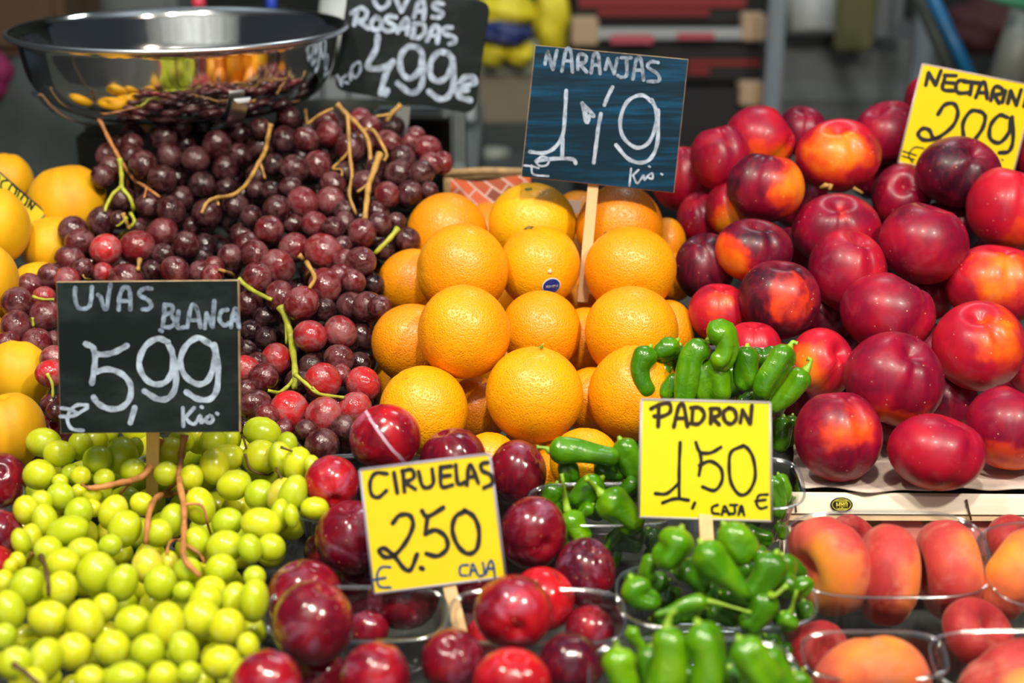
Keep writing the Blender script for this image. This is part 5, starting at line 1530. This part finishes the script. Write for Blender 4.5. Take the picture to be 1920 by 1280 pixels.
# ================================================================== BOWL AND SCALE
BC = W(338, 58, 1.58); BR = .1835
bowl = empty('metal_bowl', BC - Vector((0, 0, .088)))
tag(bowl, 'shiny steel weighing bowl above the red grapes', 'bowl')
prof = [(0, -.0875), (.060, -.0873), (.100, -.0855), (.132, -.0775), (.154, -.0630), (.166, -.0440), (.1705, -.026), (.1735, -.010), (.1755, -.002),
        (.1795, -.0010), (.1830, .0008), (.1840, .0032), (.1828, .0056), (.1795, .0054), (.1765, .0030), (.1735, -.002), (.1715, -.011), (.1680, -.0265), (.1635, -.0430), (.152, -.0610), (.130, -.0755), (.099, -.0835), (.060, -.0852), (0, -.0855)]
pr = [np.array(p) for p in prof]
pr = [pr[0]] + spline(pr[1:-1], 3) + [pr[-1]]
ns = 128
V = [BC + Vector((0, 0, float(pr[0][1])))]; F = []
for p in pr[1:-1]:
    for k in range(ns):
        a = 2 * math.pi * k / ns
        V.append(BC + Vector((float(p[0]) * math.cos(a), float(p[0]) * math.sin(a), float(p[1]))))
V.append(BC + Vector((0, 0, float(pr[-1][1]))))
m = len(pr) - 2
for k in range(ns): F.append((0, 1 + (k + 1) % ns, 1 + k))
for i in range(m - 1):
    for k in range(ns):
        k2 = (k + 1) % ns; a = 1 + i * ns
        F.append((a + k, a + k2, a + ns + k2, a + ns + k))
for k in range(ns): F.append((len(V) - 1, 1 + (m - 1) * ns + k, 1 + (m - 1) * ns + (k + 1) % ns))
mesh_obj('bowl_shell', V, F, M['steel'], bowl, origin=bowl.location)
ringp = [BC + Vector((BR * math.cos(a), BR * math.sin(a), .003)) for a in np.linspace(0, 2 * math.pi, 129)]
V, F = tube_geo(ringp, .0030, 10, cap=False)
mesh_obj('rolled_rim', V, F, plain('satin_steel', (.82,.84,.86), .28, 1.0), bowl, origin=bowl.location)

sc = empty('weighing_scale', W(430, 420, 1.74))
tag(sc, 'grey and black weighing scale standing behind the red grapes under the bowl', 'scale')
# four curved strips that carry the bowl
def strip(az):
    q = [(.020, -.0915), (.075, -.0915), (.106, -.0900), (.130, -.0840), (.148, -.0745), (.159, -.0640), (.1655, -.0550), (.1700, -.0490), (.1735, -.0490), (.1750, -.0530)]
    q = spline(q, 4); V = []; F = []
    er = Vector((math.cos(az), math.sin(az), 0)); et = Vector((-math.sin(az), math.cos(az), 0))
    n = len(q)
    for i, p in enumerate(q):
        t = np.array(q[min(i + 1, n - 1)]) - np.array(q[max(i - 1, 0)]); t /= np.linalg.norm(t)
        nr = er * float(t[1]) - Vector((0, 0, 1)) * float(t[0])
        c = BC + er * float(p[0]) + Vector((0, 0, float(p[1])))
        w = .009 if i < n - 5 else .009 * math.sqrt(max(.05, 1 - ((i - n + 5) / 5.2) ** 2))
        for s1, s2 in ((-1, 0), (1, 0), (1, 1), (-1, 1)):
            V.append(c + et * w * s1 + nr * .0022 * s2)
    for i in range(n - 1):
        for k in range(4):
            F.append((4*i + k, 4*i + (k+1) % 4, 4*i + 4 + (k+1) % 4, 4*i + 4 + k))
    F.append((3, 2, 1, 0)); F.append(tuple(4*(n-1) + k for k in range(4)))
    mesh_obj('support_arm', V, F, bpy.data.materials['satin_steel'], sc, origin=sc.location, smooth_=False)
for az in (-139, -58, 41, 122): strip(math.radians(az))
V, F = tube_geo([BC + Vector((0, 0, -.091)), BC + Vector((0, 0, -.16)), BC + Vector((0, .02, -.17))], [.026, .022, .03], 20)
mesh_obj('pedestal', V, F, M['black_plastic'], sc, origin=sc.location)
pbox('scale_body', 143, 246, 866, 398, 1.74, .22, M['olive_plastic'], sc, .012)
pbox('scale_top', 140, 222, 330, 248, 1.735, .23, M['grey_frame'], sc, .008)
pbox('side_frame', 845, 214, 872, 345, 1.70, .02, M['grey_frame'], sc, .004)
pbox('top_frame', 700, 206, 868, 228, 1.70, .03, M['grey_frame'], sc, .005)
pbox('screen', 735, 230, 846, 345, 1.705, .012, plain('black_glass', (.004,.004,.003), .15), sc, .002)
pbox('corner_panel', 165, 262, 240, 390, 1.732, .01, M['olive_plastic'], sc, .006)
BZ = W(500,322,1.74).z - .0535
bench = box('back_bench', Vector((-.30, 2.10, (BZ - .012) / 2)), .50, .84, BZ - .012, plain('bench_grey', (.08,.10,.10), .5)); tag(bench, 'low grey bench behind the red grapes, under the scale', 'bench')
cb = quad_slab('card_flap', [(213,222),(290,228),(277,248),(240,238)], 1.60, .003, plain('kraft_card', (.62,.40,.14), .8), None)
tag(cb, 'tan cardboard flap poking out under the left of the steel bowl', 'cardboard')
# pens standing behind the bowl
def pen(x, y0, y1, d, r, mat, cap, label):
    t = empty('marker_pen', W(x, y1 + 60, d)); tag(t, label, 'pen', 'marker pens behind the bowl')
    V, F = tube_geo([W(x, y1 + 60, d), W(x, y1, d)], r, 12); mesh_obj('barrel', V, F, mat, t, origin=t.location)
    V, F = tube_geo([W(x, y1, d), W(x - 2, y0, d), W(x - 3, y0 - 16, d)], [r * 1.08, r * 1.08, r * .8], 12); mesh_obj('cap', V, F, cap, t, origin=t.location)
pen(374, 0, 18, 2.0, .009, plain('blue_barrel', (.01,.02,.30), .4), plain('pink_cap', (.62,.05,.09), .4), 'pink-capped blue marker standing behind the steel bowl')
pen(510, -10, 30, 2.0, .007, plain('white_barrel', (.6,.6,.66), .4), plain('blue_cap', (.02,.06,.5), .4), 'white pen with a blue cap standing behind the steel bowl')
holder = pbox('pen_holder', 345, 30, 540, 296, 2.02, .06, M['black_plastic'], None, .004)
tag(holder, 'black pen holder behind the steel bowl', 'holder')
# steel roll at the right rim
V, F = tube_geo([W(606, 48, 2.1), W(668, 48, 2.1)], .042, 28)
rl = mesh_obj('paper_roll', V, F, plain('white_roll', (.46,.50,.50), .5), None, origin=W(640,48,2.1))
tag(rl, 'white paper roll behind the right rim of the steel bowl', 'roll')

# ================================================================== SETTING AND BACKGROUND
fl = box('floor', (0, 1.0, -.02), 9, 11, .04, plain('market_floor', (.10,.10,.10), .5, var=.2, scale=3)); fl['kind'] = 'structure'
bw = box('wall_back', (0, 5.2, 2.1), 9, .1, 4.3, plain('dark_back_wall', (.020,.024,.022), .8, var=.3, scale=2)); bw['kind'] = 'structure'
ce = box('ceiling', (0, 1.0, 4.25), 9, 11, .05, plain('pale_ceiling', (.42,.46,.48), .8)); ce['kind'] = 'structure'
fw = box('wall_front', (0, -4.4, 2.1), 9, .1, 4.3, plain('pale_front_wall', (.42,.46,.48), .7, var=.4, scale=2)); fw['kind'] = 'structure'

def thing_box(name, label, cat, rect, d, depth, mat, bev=.005, group=None, rz=0):
    o = pbox(name, *rect, d, depth, mat, None, bev, rz)
    return tag(o, label, cat, group)
STEEL_D = plain('brushed_steel_sheet', (.17,.19,.19), .45, .4, var=.15, scale=4)
# left: brown cabinet, magenta cloth, dark fabric, made up for an unclear figure
thing_box('brown_block', 'dark brown cabinet out of focus, made up for an unclear shape behind the left rim of the bowl', 'block', (-260,-120,112,98), 2.7, .3, plain('dull_brown', (.085,.045,.022), .7, var=.25, scale=5), .02)
def blob(name, x, y, rx, ry, d, mat, label, cat, seed=0, zr=None):
    r_ = np.random.default_rng(seed); bm = bmesh.new()
    bmesh.ops.create_icosphere(bm, subdivisions=4, radius=1)
    ph = r_.uniform(0, 6.28, 6); V = []
    for v in bm.verts:
        c = v.co; s = 1 + .10 * math.sin(3 * c.x + ph[0]) * math.cos(2.5 * c.z + ph[1]) + .05 * math.sin(7 * c.z + ph[2] + 3 * c.x) + .03 * math.sin(11 * c.x + ph[3])
        V.append(W(x, y, d) + Vector((c.x * rx * s, c.y * (rx if zr is None else zr) * s, c.z * ry * s)) * d / FX)
    F = [[v.index for v in f.verts] for f in bm.faces]; bm.free()
    o = mesh_obj(name, V, F, mat, None, origin=W(x, y, d))
    return tag(o, label, cat)
blob('magenta_cloth', -22, 135, 44, 52, 2.4, plain('magenta_cloth', (.16,.004,.055), .8), 'magenta cloth at the far left edge beside the bowl', 'cloth', 3)
blob('dark_fabric', 75, 300, 180, 200, 2.5, plain('grey_green_fabric', (.030,.042,.044), .8, var=.3, scale=6), 'dark grey-green fabric form made up for an unclear shape behind the yellow peaches', 'sack', 5, 90)
# behind the bowl
thing_box('steel_column', 'grey-green steel column out of focus behind the bowl', 'column', (190,-160,345,600), 3.2, .2, plain('grey_steel_paint', (.15,.18,.17), .5), .02)
thing_box('blue_pipe', 'thin blue-grey pipe left of the steel column', 'pipe', (142,-160,158,600), 3.0, .04, plain('blue_grey_paint', (.10,.17,.22), .4), .015)
wp = empty('white_slatted_panel', W(680, 300, 2.3)); tag(wp, 'pale panel of upright boards behind the red grapes and the slate', 'panel')
for i in range(7):
    pbox('panel_board', 560 + i * 48, 150, 603 + i * 48, 226, 2.3, .012, plain('pale_board', (.30,.34,.37), .6) if i == 0 else bpy.data.materials['pale_board'], wp, .003)
pbox('panel_back', 555, 150, 900, 226, 2.315, .01, plain('panel_back', (.05,.06,.07), .8), wp)
# shelf counter behind the blue board
cn = empty('back_counter', W(960, 300, 3.0)); tag(cn, 'beige counter with a pale top edge behind the blue board', 'counter')
pbox('counter_top', 840, 118, 1075, 146, 3.0, .35, plain('pale_green_top', (.40,.44,.33), .6), cn, .01)
pbox('counter_front', 845, 146, 1070, 245, 3.02, .3, plain('beige_front', (.20,.175,.13), .7, var=.15, scale=3), cn, .01)
pbox('counter_base', 850, 245, 1070, 520, 3.04, .28, plain('dark_base', (.035,.048,.050), .5), cn, .01)
V, F = tube_geo([W(925,280,2.9), W(925,330,2.9)], [.035,.03], 20)
pbox('counter_step', 850, 330, 1070, 640, 2.80, .2, bpy.data.materials['dark_base'], cn, .01)
cup = mesh_obj('pale_cup', V, F, plain('pale_cup', (.20,.21,.17), .5), None, origin=W(925,305,2.9)); tag(cup, 'pale cup out of focus between the two boards', 'cup')
bagm = plain('lemon_net', (.62,.52,.015), .6, var=.2, scale=20)
for i, (x, y, rx, ry, lb) in enumerate([(945,22,55,38,'yellow lemon net bag, left upper one behind the blue board'), (1035,45,38,68,'tall yellow net bag behind the top of the blue board'), (925,98,32,26,'small yellow bag bottom left on the pale counter'), (975,100,30,24,'small yellow bag on the pale counter touching the blue board')]):
    o = blob('yellow_bag', x, y, rx, ry, 2.95, bagm, lb, 'bag', 20 + i); o['group'] = 'yellow bags on the back counter'
blob('blue_bag', 945, 62, 50, 26, 2.93, plain('navy_bag', (.012,.025,.13), .5), 'navy blue bag between the yellow bags', 'bag', 31)
# stacked cartons
cm = plain('black_carton', (.008,.007,.007), .6); cr_ = plain('red_print', (.20,.012,.014), .6); wd = plain('crate_wood', (.42,.30,.19), .7)
def carton(x0, y0, x1, y1, d, label, bands):
    t = empty('black_carton', W((x0 + x1) / 2, y1, d)); tag(t, label, 'carton', 'stacked black and red cartons')
    pbox('carton_body', x0, y0, x1, y1, d, .4, cm, t, .006)
    for (a, b, c, e) in bands: pbox('red_band', a, b, c, e, d - .004, .005, cr_, t, .001)
    return t
carton(1078, -70, 1425, 44, 2.9, 'black and red carton, topmost of the stack behind the blue board', [(1085,-5,1400,14),(1120,18,1330,30)])
carton(1085, 88, 1432, 152, 2.9, 'black and red carton in the middle of the stack', [(1200,92,1290,104),(1290,112,1425,124),(1290,128,1330,140)])
carton(1100, 172, 1420, 300, 2.9, 'dark carton at the bottom of the stack beside the nectarines', [(1285,212,1320,232)])
cs = empty('pallet_slats', W(1250, 70, 2.85)); tag(cs, 'pale slats and wooden corner blocks between the cartons', 'slats')
pbox('pale_slat', 1100, 56, 1430, 74, 2.86, .03, plain('pale_slat', (.34,.36,.36), .6), cs, .003)
pbox('pink_label', 1145, 66, 1225, 82, 2.85, .004, plain('pink_print', (.42,.07,.10), .6), cs, .001)
pbox('pink_label', 1270, 62, 1340, 74, 2.85, .004, bpy.data.materials['pink_print'], cs, .001)
pbox('corner_block', 1072, 38, 1122, 84, 2.85, .06, wd, cs, .004)
pbox('corner_block', 1392, 30, 1436, 76, 2.85, .06, wd, cs, .004)
pbox('corner_block', 1388, 160, 1432, 198, 2.85, .06, wd, cs, .004)
# posts, bucket, steel counter to the right
thing_box('metal_post', 'pale blue-grey metal post right of the carton stack', 'post', (1432,-120,1462,560), 2.8, .04, plain('pale_post', (.22,.27,.31), .4, .3), .006)
thing_box('metal_post', 'thinner grey metal post behind the nectarines, left of the yellow card', 'post', (1672,40,1702,1090), 3.2, .04, bpy.data.materials['pale_post'], .006)
sb = empty('steel_counter', W(1600, 300, 3.4)); tag(sb, 'wide dull steel counter out of focus behind the nectarines', 'counter')
pbox('steel_front', 1440, 92, 1760, 560, 3.4, .5, STEEL_D, sb, .01)
pbox('steel_lip', 1420, 158, 1720, 196, 3.32, .08, plain('steel_lip', (.20,.23,.24), .4, .4), sb, .01)
V, F = tube_geo([W(1520, -80, 3.2), W(1520, 62, 3.2), W(1520, 66, 3.2)], [.062, .055, .05], 30)
bk = mesh_obj('white_bucket', V, F, plain('dull_white', (.32,.34,.33), .5), None, origin=W(1520,0,3.2)); tag(bk, 'dull white bucket on the steel counter', 'bucket')
thing_box('olive_box', 'olive green box beside the white bucket', 'box', (1572,-90,1645,90), 3.15, .15, plain('olive_box', (.085,.085,.025), .7), .008)
thing_box('grey_machine', 'dark grey machine beside the olive box', 'machine', (1650,-90,1700,90), 3.15, .05, plain('grey_machine', (.10,.115,.12), .5), .03)
V, F = tube_geo([W(1722, -60, 2.7), W(1850, 210, 2.7)], .0125, 16)
bp = mesh_obj('blue_pole', V, F, plain('blue_pole', (.004,.10,.24), .4), None, origin=W(1785,80,2.7)); tag(bp, 'slanting blue pole behind the yellow card', 'pole')
V, F = tube_geo([W(1700, -60, 2.75), W(1828, 230, 2.75)], .016, 16)
bp = mesh_obj('grey_pole', V, F, plain('dark_grey_pole', (.045,.055,.05), .5), None, origin=W(1765,80,2.75)); tag(bp, 'dark grey pole beside the slanting blue one', 'pole')
blob('red_sack', 1850, 45, 80, 55, 3.1, plain('dark_red_sack', (.035,.004,.005), .8), 'dark red sack in the upper right corner', 'sack', 41)
V, F = tube_geo([W(1935, 10, 2.6), W(1882, 170, 2.6)], .035, 20)
gp = mesh_obj('grey_duct', V, F, plain('grey_duct', (.13,.14,.12), .5), None, origin=W(1905,90,2.6)); tag(gp, 'grey slanting duct in the upper right corner', 'duct')
V, F = tube_geo([W(1830, -22, 2.5), W(1930, 12, 2.5)], .012, 14)
gp = mesh_obj('green_tube', V, F, plain('green_tube', (.06,.28,.16), .5), None, origin=W(1885,0,2.5)); tag(gp, 'pale green tube at the very top right', 'tube')
# the stall opposite, seen only as reflections in the bowl
for i, (x, w, z0, z1, c, nm) in enumerate([(-2.2,.5,0,1.9,(.35,.16,.08),'brown'),(-1.3,.35,0,1.6,(.55,.50,.42),'cream'),(-.5,.6,0,1.7,(.12,.10,.09),'black'),(.35,.4,0,1.75,(.30,.10,.05),'red-brown'),(1.1,.5,0,1.6,(.10,.16,.22),'blue-grey'),(1.9,.4,0,1.8,(.60,.05,.08),'red')]):
    b_ = box('market_cupboard', (x, -3.6, (z0 + z1) / 2), w, .4, z1 - z0, plain('cupboard_' + nm, c, .6), None, bev=.01)
    tag(b_, nm + ' cupboard of the stall opposite, behind the camera', 'cupboard', 'cupboards of the opposite stall')
